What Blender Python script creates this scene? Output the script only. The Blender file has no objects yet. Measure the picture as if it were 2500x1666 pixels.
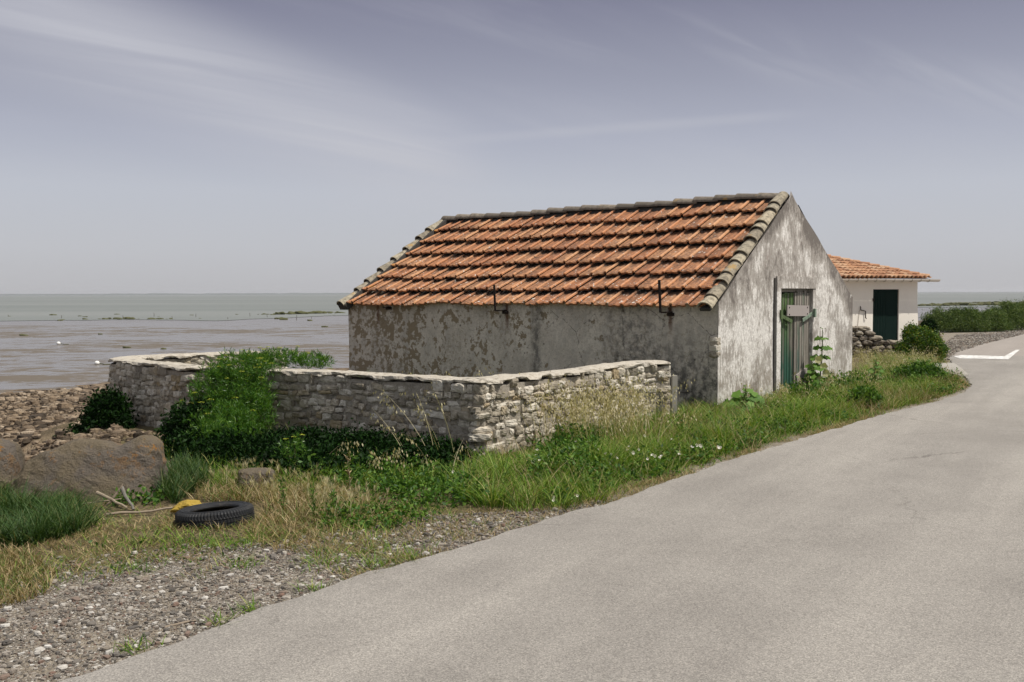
import bpy, bmesh, math, random
import numpy as np
from mathutils import Vector, Matrix, Euler
S = bpy.context.scene
C = S.collection
R = np.random.RandomState(7)
random.seed(7)

# ---------------------------------------------------------------- camera
F = 2430.0; HC = 1.8
PITCH = math.atan((833-717)/F); ROLL = -0.0032
cam = bpy.data.cameras.new('camera'); co = bpy.data.objects.new('camera', cam); C.objects.link(co)
co.location = (0, 0, HC)
co.matrix_world = Matrix.Translation((0, 0, HC)) @ Matrix.Rotation(math.pi/2-PITCH, 4, 'X') @ Matrix.Rotation(ROLL*-1*-1, 4, 'Z')
cam.sensor_width = 36; cam.lens = F*36/2500; cam.clip_start = 0.1; cam.clip_end = 20000
S.camera = co

def ray(x, y):
    dx, dy = x-1250, y-833
    cr, sr = math.cos(ROLL), math.sin(ROLL)
    X = dx*cr+dy*sr; Yd = -dx*sr+dy*cr
    c, s = math.cos(PITCH), math.sin(PITCH)
    # forward, up
    return (X, F*c - Yd*s*1.0, -Yd*c - F*s)
def gp(x, y, z=0.0):
    d = ray(x, y); t = (z-HC)/d[2]
    return (d[0]*t, d[1]*t)
def gd(x, y):           # from the 2353-wide viewing scale
    return gp(x*1.0625, y*1.0625)

# ---------------------------------------------------------------- sun, sky, exposure
SUN_EL = math.radians(60); SUN_AZ = math.radians(-17)      # azimuth measured from +X towards +Y
sd = Vector((math.cos(SUN_EL)*math.cos(SUN_AZ), math.cos(SUN_EL)*math.sin(SUN_AZ), math.sin(SUN_EL)))
sl = bpy.data.lights.new('sun', 'SUN'); sl.energy = 4.7; sl.angle = math.radians(0.5); sl.color = (1, .94, .85)
so = bpy.data.objects.new('sun', sl); C.objects.link(so)
so.rotation_euler = sd.to_track_quat('Z', 'Y').to_euler()
S.view_settings.view_transform = 'Standard'; S.view_settings.look = 'None'
S.view_settings.exposure = 0.0; S.view_settings.gamma = 1.0
try: S.view_settings.use_curve_mapping = False
except Exception: pass

class NT:
    def __init__(s, tree): s.t = tree; s.n = tree.nodes; s.l = tree.links
    def new(s, kind, **kw):
        n = s.n.new(kind)
        for k, v in kw.items(): setattr(n, k, v)
        return n
    def put(s, sock, v):
        if hasattr(v, 'default_value') or isinstance(v, bpy.types.NodeSocket): s.l.new(v, sock)
        elif isinstance(v, (tuple, list)) and len(v) == 3 and sock.type == 'RGBA': sock.default_value = (*v, 1)
        else: sock.default_value = v
    def m(s, op, a, b=0.5, c=0.5, clamp=False):
        n = s.new('ShaderNodeMath', operation=op, use_clamp=clamp)
        s.put(n.inputs[0], a); s.put(n.inputs[1], b); s.put(n.inputs[2], c); return n.outputs[0]
    def vm(s, op, a, b=(0, 0, 0)):
        n = s.new('ShaderNodeVectorMath', operation=op); s.put(n.inputs[0], a); s.put(n.inputs[1], b)
        return n.outputs['Value'] if op in ('DOT_PRODUCT', 'LENGTH', 'DISTANCE') else n.outputs[0]
    def mix(s, f, a, b, mode='MIX'):
        n = s.new('ShaderNodeMix', data_type='RGBA', blend_type=mode, clamp_factor=True)
        s.put(n.inputs[0], f); s.put(n.inputs[6], a); s.put(n.inputs[7], b); return n.outputs[2]
    def ss(s, v, lo, hi, a=0.0, b=1.0):
        n = s.new('ShaderNodeMapRange', interpolation_type='SMOOTHSTEP')
        s.put(n.inputs[0], v); s.put(n.inputs[1], lo); s.put(n.inputs[2], hi); s.put(n.inputs[3], a); s.put(n.inputs[4], b)
        return n.outputs[0]
    def noise(s, vec, scale=5, detail=4, rough=.55, sc=None, loc=None, dist=0):
        if sc is not None or loc is not None:
            mp = s.new('ShaderNodeMapping'); s.put(mp.inputs[0], vec)
            if sc is not None: mp.inputs[3].default_value = sc
            if loc is not None: mp.inputs[1].default_value = loc
            vec = mp.outputs[0]
        n = s.new('ShaderNodeTexNoise'); s.put(n.inputs['Vector'], vec)
        n.inputs['Scale'].default_value = scale; n.inputs['Detail'].default_value = detail; n.inputs['Roughness'].default_value = rough
        n.inputs['Distortion'].default_value = dist
        return n.outputs[0]
    def vor(s, vec, scale=5, feat='F1', out='Distance', sc=None):
        if sc is not None:
            mp = s.new('ShaderNodeMapping'); s.put(mp.inputs[0], vec); mp.inputs[3].default_value = sc; vec = mp.outputs[0]
        n = s.new('ShaderNodeTexVoronoi', feature=feat); s.put(n.inputs['Vector'], vec); n.inputs['Scale'].default_value = scale
        return n.outputs[out]
    def ramp(s, f, stops, interp='LINEAR'):
        n = s.new('ShaderNodeValToRGB'); cr = n.color_ramp; cr.interpolation = interp
        while len(cr.elements) < len(stops): cr.elements.new(.5)
        for e, (p, c) in zip(cr.elements, stops): e.position = p; e.color = (*c, 1)
        s.put(n.inputs[0], f); return n.outputs[0]
    def bump(s, h, strength=.5, dist=.02, normal=None):
        n = s.new('ShaderNodeBump'); s.put(n.inputs['Height'], h); n.inputs['Strength'].default_value = strength
        n.inputs['Distance'].default_value = dist
        if normal: s.put(n.inputs['Normal'], normal)
        return n.outputs[0]
    def sep(s, v):
        n = s.new('ShaderNodeSeparateXYZ'); s.put(n.inputs[0], v); return n.outputs
    def comb(s, x, y, z):
        n = s.new('ShaderNodeCombineXYZ'); s.put(n.inputs[0], x); s.put(n.inputs[1], y); s.put(n.inputs[2], z); return n.outputs[0]

W_ = bpy.data.worlds.new('World'); S.world = W_; W_.use_nodes = True
w = NT(W_.node_tree); w.n.clear()
tc = w.new('ShaderNodeTexCoord'); D = tc.outputs['Generated']
dn = w.new('ShaderNodeVectorMath', operation='NORMALIZE'); w.put(dn.inputs[0], D); D = dn.outputs[0]
dx, dy, dz = w.sep(D)
sky = w.new('ShaderNodeTexSky', sky_type='NISHITA', sun_disc=False)
sky.sun_elevation = SUN_EL; sky.sun_rotation = math.pi/2-SUN_AZ; sky.dust_density = 2.5; sky.air_density = 1.0
zc = w.m('MAXIMUM', dz, 0.0)
grad = w.ramp(zc, [(0, (.525, .522, .54)), (.045, (.545, .555, .595)), (.10, (.53, .55, .615)), (.15, (.44, .455, .54)), (.205, (.34, .348, .43)), (.285, (.215, .215, .295)), (.42, (.37, .375, .41)), (.7, (.50, .51, .54)), (1, (.53, .55, .58))])
pl = w.m('ADD', zc, .12)
pv = w.comb(w.m('DIVIDE', dx, pl), w.m('DIVIDE', dy, pl), 0.0)
mr = w.new('ShaderNodeMapping'); w.put(mr.inputs[0], pv); mr.inputs[2].default_value = (0, 0, math.radians(-44))
mp = w.new('ShaderNodeMapping'); w.put(mp.inputs[0], mr.outputs[0]); mp.inputs[3].default_value = (.30, 1.1, 1)
c1 = w.noise(mp.outputs[0], 1.3, 6, .6, dist=.6)
c2 = w.noise(mp.outputs[0], 3.2, 6, .55, sc=(.8, 1.3, 1), dist=.9)
c3 = w.noise(pv, .55, 3, .5)
def plane_n(p, q):
    a = Vector(ray(*p)).normalized(); b = Vector(ray(*q)).normalized(); n = a.cross(b).normalized(); return n
n1 = plane_n((170, 75), (1000, 388))
d1 = w.vm('DOT_PRODUCT', D, tuple(n1))
wob = w.m('MULTIPLY', w.m('SUBTRACT', w.noise(pv, .9, 2), .5), .02)
d1 = w.m('ABSOLUTE', w.m('ADD', d1, wob))
band = w.ss(d1, 0.0, .085, 1.15, 0)
band = w.m('MULTIPLY', band, w.ss(dx, -.62, -.38, .35, 1))
band = w.m('MULTIPLY', band, w.ss(dx, -.10, .02, 1, 0))
band = w.m('MULTIPLY', band, w.ss(c2, .25, .75, .55, 1))
n2 = plane_n((1020, 350), (1900, 283))
d2 = w.m('ABSOLUTE', w.vm('DOT_PRODUCT', D, tuple(n2)))
b2 = w.m('MULTIPLY', w.ss(d2, 0.0, .008, 1, 0), w.ss(dx, -.12, .02)); b2 = w.m('MULTIPLY', b2, w.ss(dx, .22, .30, 1, 0))
b2 = w.m('MULTIPLY', b2, .28)
n3 = plane_n((1150, 20), (1800, 120))
d3 = w.m('ABSOLUTE', w.vm('DOT_PRODUCT', D, tuple(n3)))
b3 = w.m('MULTIPLY', w.ss(d3, 0.0, .035, 1, 0), w.m('MULTIPLY', w.ss(dx, -.1, .05), w.ss(c2, .35, .75, 0, .4)))
cl = w.m('MULTIPLY', w.ss(c1, .42, .75), w.ss(c2, .25, .75, .4, 1))
cl = w.m('MULTIPLY', cl, w.ss(c3, .35, .65, .25, .8))
cl = w.m('ADD', w.m('MULTIPLY', cl, .45), w.m('MULTIPLY', band, .8)); cl = w.m('ADD', cl, b2); cl = w.m('ADD', cl, b3, clamp=True)
cl = w.m('MULTIPLY', cl, w.ss(zc, .0, .12, .15, 1))
skyc = w.mix(cl, grad, (.56, .56, .61))
mul = w.new('ShaderNodeVectorMath', operation='SCALE'); w.put(mul.inputs[0], skyc); mul.inputs['Scale'].default_value = 10.0
fin = w.mix(.9, sky.outputs[0], mul.outputs[0])
bg = w.new('ShaderNodeBackground'); w.put(bg.inputs[0], fin); bg.inputs[1].default_value = 0.1
ow = w.new('ShaderNodeOutputWorld'); w.l.new(bg.outputs[0], ow.inputs[0])

# ---------------------------------------------------------------- helpers
def tag(o, label=None, cat=None, group=None, kind=None):
    if label: o['label'] = label
    if cat: o['category'] = cat
    if group: o['group'] = group
    if kind: o['kind'] = kind
    return o
def empty(name, loc, rz=0, **k):
    o = bpy.data.objects.new(name, None); C.objects.link(o); o.location = loc; o.rotation_euler = (0, 0, rz)
    o.empty_display_size = .2
    return tag(o, **k)
def mesh(name, V, Fc, mats, parent=None, smooth=False, mi=None, loc=None, rot=None):
    me = bpy.data.meshes.new(name)
    if isinstance(V, np.ndarray) and isinstance(Fc, np.ndarray) and len(Fc):
        k = Fc.shape[1]
        me.vertices.add(len(V)); me.vertices.foreach_set('co', V.astype(np.float32).ravel())
        me.loops.add(Fc.size); me.loops.foreach_set('vertex_index', Fc.astype(np.int32).ravel())
        me.polygons.add(len(Fc)); me.polygons.foreach_set('loop_start', np.arange(0, Fc.size, k, dtype=np.int32))
        try: me.polygons.foreach_set('loop_total', np.full(len(Fc), k, dtype=np.int32))
        except Exception: pass
    else:
        me.from_pydata([tuple(v) for v in V], [], [tuple(int(i) for i in f) for f in Fc])
    if not isinstance(mats, (list, tuple)): mats = [mats]
    for m in mats: me.materials.append(m)
    if mi is not None: me.polygons.foreach_set('material_index', np.asarray(mi, dtype=np.int32))
    me.polygons.foreach_set('use_smooth', np.full(len(me.polygons), smooth))
    me.update(calc_edges=True); me.validate()
    o = bpy.data.objects.new(name, me); C.objects.link(o)
    if parent: o.parent = parent
    if loc is not None: o.location = loc
    if rot is not None: o.rotation_euler = rot
    return o
class Acc:      # collects same-arity polygons
    def __init__(s): s.V = []; s.F = []; s.n = 0; s.mi = []; s.at = {}
    def add(s, V, Fc, mi=0):
        V = np.asarray(V, float); Fc = np.asarray(Fc, int)
        s.V.append(V); s.F.append(Fc+s.n); s.n += len(V); s.mi.append(np.full(len(Fc), mi))
    def build(s, name, mats, parent=None, smooth=False, **k):
        return mesh(name, np.concatenate(s.V), np.concatenate(s.F), mats, parent, smooth, mi=np.concatenate(s.mi), **k)
    def box(s, c, d, M=None, mi=0, bev=0):
        x, y, z = [q/2 for q in d]
        V = np.array([(a*x, b*y, e*z) for a in (-1, 1) for b in (-1, 1) for e in (-1, 1)])
        Fc = [(0, 1, 3, 2), (4, 6, 7, 5), (0, 4, 5, 1), (2, 3, 7, 6), (0, 2, 6, 4), (1, 5, 7, 3)]
        if M is not None: V = V @ np.array(M).T
        s.add(V+np.array(c), Fc, mi)
    def tube(s, pts, rad, n=8, mi=0, cap=True):
        pts = [Vector(p) for p in pts]; V = []; Fc = []
        if not hasattr(rad, '__len__'): rad = [rad]*len(pts)
        for i, p in enumerate(pts):
            t = (pts[min(i+1, len(pts)-1)]-pts[max(i-1, 0)]).normalized()
            a = t.orthogonal().normalized() if i == 0 else (a-t*a.dot(t)).normalized()
            b = t.cross(a)
            for k in range(n):
                th = 2*math.pi*k/n; V.append(p+(a*math.cos(th)+b*math.sin(th))*rad[i])
        for i in range(len(pts)-1):
            for k in range(n):
                Fc.append((i*n+k, i*n+(k+1) % n, (i+1)*n+(k+1) % n, (i+1)*n+k))
        if cap and n % 2 == 0:
            for base, fl in ((0, 1), ((len(pts)-1)*n, 0)):
                for k in range(1, n//2):
                    q = (base+k-1 if k > 1 else base, 0, 0, 0)
                for k in range(0, n//2-1):
                    f = (base+k, base+k+1, base+n-2-k, base+n-1-k)
                    Fc.append(f if not fl else f[::-1])
        s.add([tuple(v) for v in V], Fc, mi)
def hash2(ix, iy, seed):
    h = np.sin(ix*127.1+iy*311.7+seed*74.7)*43758.5453; return h-np.floor(h)
def vn(x, y, s=1.0, seed=0):
    x = np.asarray(x, float)*s; y = np.asarray(y, float)*s; ix = np.floor(x); iy = np.floor(y); fx = x-ix; fy = y-iy
    fx = fx*fx*(3-2*fx); fy = fy*fy*(3-2*fy)
    a = hash2(ix, iy, seed); b = hash2(ix+1, iy, seed); c = hash2(ix, iy+1, seed); d = hash2(ix+1, iy+1, seed)
    return (a*(1-fx)+b*fx)*(1-fy)+(c*(1-fx)+d*fx)*fy
def fbm(x, y, s=1.0, seed=0, o=4):
    return sum(vn(x, y, s*2**k, seed+k)*.5**k for k in range(o))/sum(.5**k for k in range(o))
def sstep(x, a, b):
    t = np.clip((x-a)/(b-a), 0, 1); return t*t*(3-2*t)
def inpoly(px, py, poly):
    px = np.asarray(px); py = np.asarray(py); r = np.zeros(px.shape, bool); n = len(poly)
    for i in range(n):
        x0, y0 = poly[i]; x1, y1 = poly[(i+1) % n]
        if y0 == y1: continue
        c = ((y0 > py) != (y1 > py)) & (px < (x1-x0)*(py-y0)/(y1-y0)+x0); r ^= c
    return r
def pdist(px, py, line):
    px = np.asarray(px, float); py = np.asarray(py, float); best = np.full(px.shape, 1e9)
    for (x0, y0), (x1, y1) in zip(line[:-1], line[1:]):
        ex, ey = x1-x0, y1-y0; t = np.clip(((px-x0)*ex+(py-y0)*ey)/(ex*ex+ey*ey), 0, 1)
        best = np.minimum(best, np.hypot(px-x0-t*ex, py-y0-t*ey))
    return best

# ---------------------------------------------------------------- materials
def mat(name):
    m = bpy.data.materials.new(name); m.use_nodes = True; t = NT(m.node_tree); t.n.clear()
    o = t.new('ShaderNodeOutputMaterial'); b = t.new('ShaderNodeBsdfPrincipled'); t.l.new(b.outputs[0], o.inputs[0])
    b.inputs['Roughness'].default_value = .85; b.inputs['Specular IOR Level'].default_value = .25
    t.b = b; t.o = o
    tcn = t.new('ShaderNodeTexCoord'); t.obj = tcn.outputs['Object']
    g = t.new('ShaderNodeNewGeometry'); t.pos = g.outputs['Position']; t.isl = g.outputs['Random Per Island']; t.nor = g.outputs['Normal']
    return m, t
def simple(name, col, rough=.8, var=.15, scale=8, bump=.2, spec=.25, metal=0):
    m, t = mat(name)
    n = t.noise(t.obj, scale, 5, .6)
    c = t.mix(n, tuple(q*(1-var) for q in col), tuple(min(1, q*(1+var)) for q in col))
    t.put(t.b.inputs['Base Color'], c); t.b.inputs['Roughness'].default_value = rough; t.b.inputs['Metallic'].default_value = metal
    t.b.inputs['Specular IOR Level'].default_value = spec
    t.put(t.b.inputs['Normal'], t.bump(n, bump, .01)); return m
def leafmat(name, stops, trans=.35, rough=.55, extra=None, gl=.025):
    m, t = mat(name)
    t.n.remove(t.b)
    col = t.ramp(t.isl, stops)
    n = t.noise(t.pos, 1.6, 3, .5); col = t.mix(t.ss(n, .3, .7, 0, .45), col, t.mix(1, col, extra or (.8, .9, .5), 'MULTIPLY'))
    d = t.new('ShaderNodeBsdfDiffuse'); t.put(d.inputs[0], col)
    tr = t.new('ShaderNodeBsdfTranslucent'); t.put(tr.inputs[0], t.mix(1, col, (1, 1.0, .55), 'MULTIPLY'))
    mx = t.new('ShaderNodeMixShader'); mx.inputs[0].default_value = trans; t.l.new(d.outputs[0], mx.inputs[1]); t.l.new(tr.outputs[0], mx.inputs[2])
    g = t.new('ShaderNodeBsdfGlossy'); g.inputs['Roughness'].default_value = rough; g.inputs[0].default_value = (.7, .75, .7, 1)
    m2 = t.new('ShaderNodeMixShader'); m2.inputs[0].default_value = gl; t.l.new(mx.outputs[0], m2.inputs[1]); t.l.new(g.outputs[0], m2.inputs[2])
    t.l.new(m2.outputs[0], t.o.inputs[0]); return m

# ground --------------------------------------------------------
mG, t = mat('ground_soil')
at = t.new('ShaderNodeAttribute'); at.attribute_name = 'zone'; zr, zg, zb = t.sep(at.outputs['Color'])   # r gravel, g soil/grass, b beach
n1 = t.noise(t.pos, 1.1, 6, .6); n2 = t.noise(t.pos, 30, 5, .7); n3 = t.noise(t.pos, 140, 3, .6)
v1 = t.vor(t.pos, 55, 'F1', 'Color'); vx = t.sep(v1)[0]; vd = t.vor(t.pos, 55)
grav = t.ramp(vx, [(0, (.06, .06, .06)), (.25, (.14, .125, .11)), (.55, (.20, .18, .155)), (.8, (.27, .24, .21)), (.93, (.55, .52, .47)), (1, (.7, .68, .64))])
dirt = t.mix(n2, (.15, .125, .09), (.32, .27, .20))
gravc = t.mix(t.ss(t.noise(t.pos, 6, 4, .6), .35, .7, .2, .8), dirt, grav)
soil = t.mix(t.ss(n2, .35, .65), (.04, .034, .018), (.19, .145, .08))
soil = t.mix(t.ss(n1, .45, .6), soil, t.mix(n3, (.07, .07, .025), (.17, .13, .07)))
beach = t.mix(t.ss(t.noise(t.pos, 2.2, 6, .65), .4, .62), (.085, .06, .038), (.30, .225, .15))
beach = t.mix(t.ss(n2, .4, .65, 0, .5), beach, (.05, .038, .028))
c = t.mix(zr, soil, gravc); c = t.mix(zb, c, beach)
t.put(t.b.inputs['Base Color'], c); t.b.inputs['Roughness'].default_value = .95
h = t.m('ADD', t.m('MULTIPLY', n2, .6), t.m('MULTIPLY', vd, -.5))
t.put(t.b.inputs['Normal'], t.bump(h, .8, .03))

mRoad, t = mat('road_surface')
n1 = t.noise(t.pos, 420, 2, .6); n2 = t.noise(t.pos, .7, 6, .65); n3 = t.noise(t.pos, 7, 6, .7); vv = t.vor(t.pos, 160, 'F1', 'Color'); vx = t.sep(vv)[0]
n5 = t.noise(t.pos, 75, 3, .7)
base = t.mix(t.ss(n2, .3, .7), (.235, .219, .200), (.285, .267, .244))
mr = t.new('ShaderNodeMapping'); t.put(mr.inputs[0], t.pos); mr.inputs[2].default_value = (0, 0, math.radians(-58))
mp = t.new('ShaderNodeMapping'); t.put(mp.inputs[0], mr.outputs[0]); mp.inputs[3].default_value = (.10, .9, 1)
st = t.noise(mp.outputs[0], 1.0, 5, .6)
base = t.mix(t.ss(st, .42, .68, 0, .45), base, (.40, .375, .34))
base = t.mix(t.ss(st, .44, .3, 0, .4), base, (.21, .195, .178))
spk = t.ramp(vx, [(0, (.5, .49, .48)), (.3, (.82, .82, .81)), (.7, (1.06, 1.06, 1.06)), (1, (1.5, 1.49, 1.45))])
base = t.mix(.75, base, t.mix(1, base, spk, 'MULTIPLY'))
base = t.mix(t.ss(n5, .25, .5, .28, 0), base, (.10, .095, .09))
base = t.mix(t.ss(n3, .64, .76, 0, .35), base, (.12, .105, .09))
px_, py_, pz_ = t.sep(t.pos)
farm = t.ss(py_, 27.55, 27.60); base = t.mix(t.m('MULTIPLY', farm, .55), base, (.30, .262, .235))
rc = t.vor(t.comb(t.m('ADD', px_, t.m('MULTIPLY', n3, .5)), t.m('ADD', py_, t.m('MULTIPLY', n2, .6)), 0.0), .22, 'DISTANCE_TO_EDGE')
base = t.mix(t.m('MULTIPLY', t.ss(rc, .0022, .0008), t.ss(t.noise(t.pos, .5, 3), .5, .6, 0, .6)), base, (.09, .08, .07))
blo = t.noise(t.pos, 1.7, 6, .7, loc=(7, 2, 0)); base = t.mix(t.ss(blo, .60, .76, 0, .28), base, (.17, .155, .14))
grit = t.ss(t.vor(t.pos, 24), .10, .05); base = t.mix(t.m('MULTIPLY', grit, t.ss(t.noise(t.pos, 2.1, 4, .6, loc=(1, 5, 0)), .5, .7, 0, .8)), base, (.11, .10, .09))
t.put(t.b.inputs['Base Color'], base); t.b.inputs['Roughness'].default_value = .9
t.put(t.b.inputs['Normal'], t.bump(t.m('ADD', n1, t.m('MULTIPLY', n5, 1.5)), .45, .006))
mPaint, t = mat('road_paint')
n = t.noise(t.pos, 9, 5, .7); t.put(t.b.inputs['Base Color'], t.mix(t.ss(n, .38, .56), (.38, .36, .34), (.72, .72, .70)))
mConc = simple('pale_concrete', (.33, .31, .275), .9, .2, 6)

# mud and sea ---------------------------------------------------
mMud, t = mat('wet_mud')
a = t.noise(t.pos, .5, 8, .68, sc=(.7, 1.0, 1), dist=.4); b_ = t.noise(t.pos, 2.6, 6, .7, sc=(.6, 1.0, 1)); big = t.noise(t.pos, .06, 4, .55, sc=(.6, 1, 1))
k = t.m('ADD', t.m('MULTIPLY', a, .6), t.m('MULTIPLY', b_, .4)); k = t.m('ADD', k, t.m('MULTIPLY', t.m('SUBTRACT', big, .5), .55))
wet = t.ss(k, .40, .52)
px_, py_, pz_ = t.sep(t.pos)
wet = t.m('MAXIMUM', wet, t.m('MULTIPLY', t.ss(py_, 82, 96), .85))
dry = t.mix(t.noise(t.pos, 3, 5, .7, sc=(.3, 1, 1)), (.095, .08, .062), (.155, .13, .102))
t.put(t.b.inputs['Base Color'], t.mix(wet, dry, (.145, .132, .12)))
t.put(t.b.inputs['Roughness'], t.ss(wet, 0, 1, .75, .24)); t.put(t.b.inputs['Specular IOR Level'], t.ss(wet, 0, 1, .2, .55))
t.put(t.b.inputs['Normal'], t.bump(t.noise(t.pos, 3.5, 5, .65, sc=(.5, 1, 1)), .35, .04))
mSea, t = mat('sea_water')
n = t.noise(t.pos, .9, 5, .65, sc=(.35, 1, 1)); n2 = t.noise(t.pos, .012, 4, .55, sc=(.12, 1, 1))
t.put(t.b.inputs['Base Color'], t.mix(t.ss(n2, .35, .65), (.14, .155, .14), (.195, .205, .19)))
px_, py_, pz_ = t.sep(t.pos)
t.b.inputs['Roughness'].default_value = .45; t.b.inputs['Specular IOR Level'].default_value = .3
t.put(t.b.inputs['Normal'], t.bump(n, .7, .12))

# plaster: the long side wall -----------------------------------
mLong, t = mat('peeling_plaster')
x, y, z = t.sep(t.obj)
n1 = t.noise(t.obj, 2.0, 8, .62); n2 = t.noise(t.obj, 8, 7, .68); n3 = t.noise(t.obj, 40, 5, .7); n4 = t.noise(t.obj, .9, 4, .5)
stz = t.noise(t.obj, 3.0, 6, .65, sc=(1, 1.6, .5), dist=.4)
paint = t.mix(t.ss(n1, .3, .7), (.46, .415, .35), (.66, .61, .53))
paint = t.mix(t.ss(n3, .42, .62, 0, .55), paint, (.68, .64, .57)); paint = t.mix(t.ss(t.noise(t.obj, 26, 7, .78, loc=(2, 8, 1)), .5, .66, 0, .6), paint, (.27, .245, .205))
paint = t.mix(t.ss(stz, .45, .68, 0, .4), paint, (.28, .265, .24)); paint = t.mix(t.ss(n2, .42, .62, 0, .45), paint, (.30, .275, .24))
left = t.ss(y, 5.9, 6.35); mid = t.ss(y, 2.6, 4.6)
thr = t.m('SUBTRACT', .615, t.m('ADD', t.m('MULTIPLY', left, .045), t.m('MULTIPLY', mid, .07)))
thr = t.m('SUBTRACT', thr, t.m('MULTIPLY', t.ss(z, .9, 1.5), .015))
pk = t.m('ADD', t.m('MULTIPLY', n1, .6), t.m('MULTIPLY', n2, .4))
pk = t.m('SUBTRACT', pk, thr)
peel = t.ss(pk, .0, .009)
brown = t.mix(n2, (.19, .152, .098), (.30, .245, .17))
col = t.mix(peel, paint, brown)
fine = t.ss(t.m('ADD', t.m('MULTIPLY', t.noise(t.obj, 14, 7, .7), .7), t.m('MULTIPLY', n4, .3)), .545, .56)
col = t.mix(t.m('MULTIPLY', fine, t.ss(left, 0, 1, .38, .7)), col, (.22, .18, .125))
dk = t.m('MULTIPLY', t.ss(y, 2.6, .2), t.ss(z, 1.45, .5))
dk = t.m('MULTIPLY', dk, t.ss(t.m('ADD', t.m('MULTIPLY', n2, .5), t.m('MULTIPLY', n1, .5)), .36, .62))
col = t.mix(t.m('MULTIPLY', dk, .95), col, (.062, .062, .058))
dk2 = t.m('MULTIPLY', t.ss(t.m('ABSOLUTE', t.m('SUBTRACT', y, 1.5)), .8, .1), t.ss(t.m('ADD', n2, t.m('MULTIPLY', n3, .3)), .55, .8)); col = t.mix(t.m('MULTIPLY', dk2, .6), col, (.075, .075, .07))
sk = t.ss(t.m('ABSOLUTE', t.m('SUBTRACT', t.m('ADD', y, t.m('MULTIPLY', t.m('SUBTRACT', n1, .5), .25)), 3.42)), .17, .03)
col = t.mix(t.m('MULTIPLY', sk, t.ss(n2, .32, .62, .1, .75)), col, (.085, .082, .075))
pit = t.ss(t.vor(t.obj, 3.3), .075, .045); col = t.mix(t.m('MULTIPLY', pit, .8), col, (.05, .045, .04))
for yy, z1 in ((.80, 1.5), (4.05, 1.5), (7.3, 1.52)):
    a_ = t.ss(t.m('ABSOLUTE', t.m('SUBTRACT', y, t.m('ADD', yy, t.m('MULTIPLY', t.m('SUBTRACT', n2, .5), .1)))), .06, .01)
    a_ = t.m('MULTIPLY', a_, t.ss(z, z1-.42, z1-.1)); col = t.mix(t.m('MULTIPLY', a_, .8), col, (.10, .04, .018))
ck = t.vor(t.comb(t.m('ADD', x, 0.0), t.m('ADD', y, t.m('MULTIPLY', n2, .25)), t.m('ADD', z, t.m('MULTIPLY', n1, .3))), 1.25, 'DISTANCE_TO_EDGE')
crk = t.m('MULTIPLY', t.m('MULTIPLY', t.ss(ck, .006, .002), t.ss(n2, .42, .5)), t.ss(y, 4.5, 3.0)); col = t.mix(t.m('MULTIPLY', crk, .8), col, (.045, .04, .035))
t.put(t.b.inputs['Base Color'], col)
t.put(t.b.inputs['Normal'], t.bump(t.m('ADD', t.m('MULTIPLY', peel, -.55), t.m('ADD', n3, t.m('MULTIPLY', crk, -1))), .55, .012))

mGable, t = mat('whitewashed_plaster')
x, y, z = t.sep(t.obj)
s1 = t.noise(t.obj, 2.6, 9, .74, sc=(1, 1, .6), dist=.35); s2 = t.noise(t.obj, 15, 7, .75, sc=(1, 1, .42)); s3 = t.noise(t.obj, 45, 5, .7, sc=(1, 1, .7)); n1 = t.noise(t.obj, 1.3, 5, .6)
cc = t.mix(t.ss(s3, .35, .65), (.60, .575, .54), (.84, .815, .78))
up = t.ss(z, 1.5, 3.3); lo = t.ss(z, 1.1, 0.1)
m1 = t.m('ADD', t.m('MULTIPLY', s1, .5), t.m('MULTIPLY', s2, .5)); m1 = t.m('ADD', m1, t.m('MULTIPLY', up, .07)); m1 = t.m('ADD', m1, t.m('MULTIPLY', t.m('SUBTRACT', n1, .5), .55))
edge_ = t.ss(t.m('ADD', t.m('MULTIPLY', t.m('ABSOLUTE', t.m('SUBTRACT', x, 2.56)), .65), z), 3.02, 3.4)
m1 = t.m('ADD', m1, t.m('MULTIPLY', edge_, .10)); m1 = t.m('ADD', m1, t.m('MULTIPLY', t.ss(x, 4.3, 5.4), .05))
cc = t.mix(t.ss(m1, .455, .56, 0, .8), cc, (.28, .25, .22)); cc = t.mix(t.ss(t.noise(t.obj, 30, 7, .78, sc=(1, 1, .5), loc=(2, 8, 1)), .50, .66, 0, .55), cc, (.22, .195, .17))
cc = t.mix(t.ss(m1, .56, .68, 0, .85), cc, (.135, .118, .105))
cc = t.mix(t.ss(t.noise(t.obj, 9, 6, .7, sc=(1, 1, .6), loc=(9, 1, 4)), .60, .68, 0, .75), cc, (.85, .83, .79))
red = t.ss(t.noise(t.obj, 5, 5, .7, sc=(1, 1, .3), loc=(3, 3, 3)), .60, .70); cc = t.mix(t.m('MULTIPLY', red, t.m('MULTIPLY', up, .6)), cc, (.26, .14, .13))
cc = t.mix(t.m('MULTIPLY', lo, t.ss(s2, .4, .65, .05, .5)), cc, (.26, .22, .15))
t.put(t.b.inputs['Base Color'], cc)
t.put(t.b.inputs['Normal'], t.bump(t.m('ADD', s3, t.m('MULTIPLY', s2, 1.3)), .55, .02))

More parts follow.
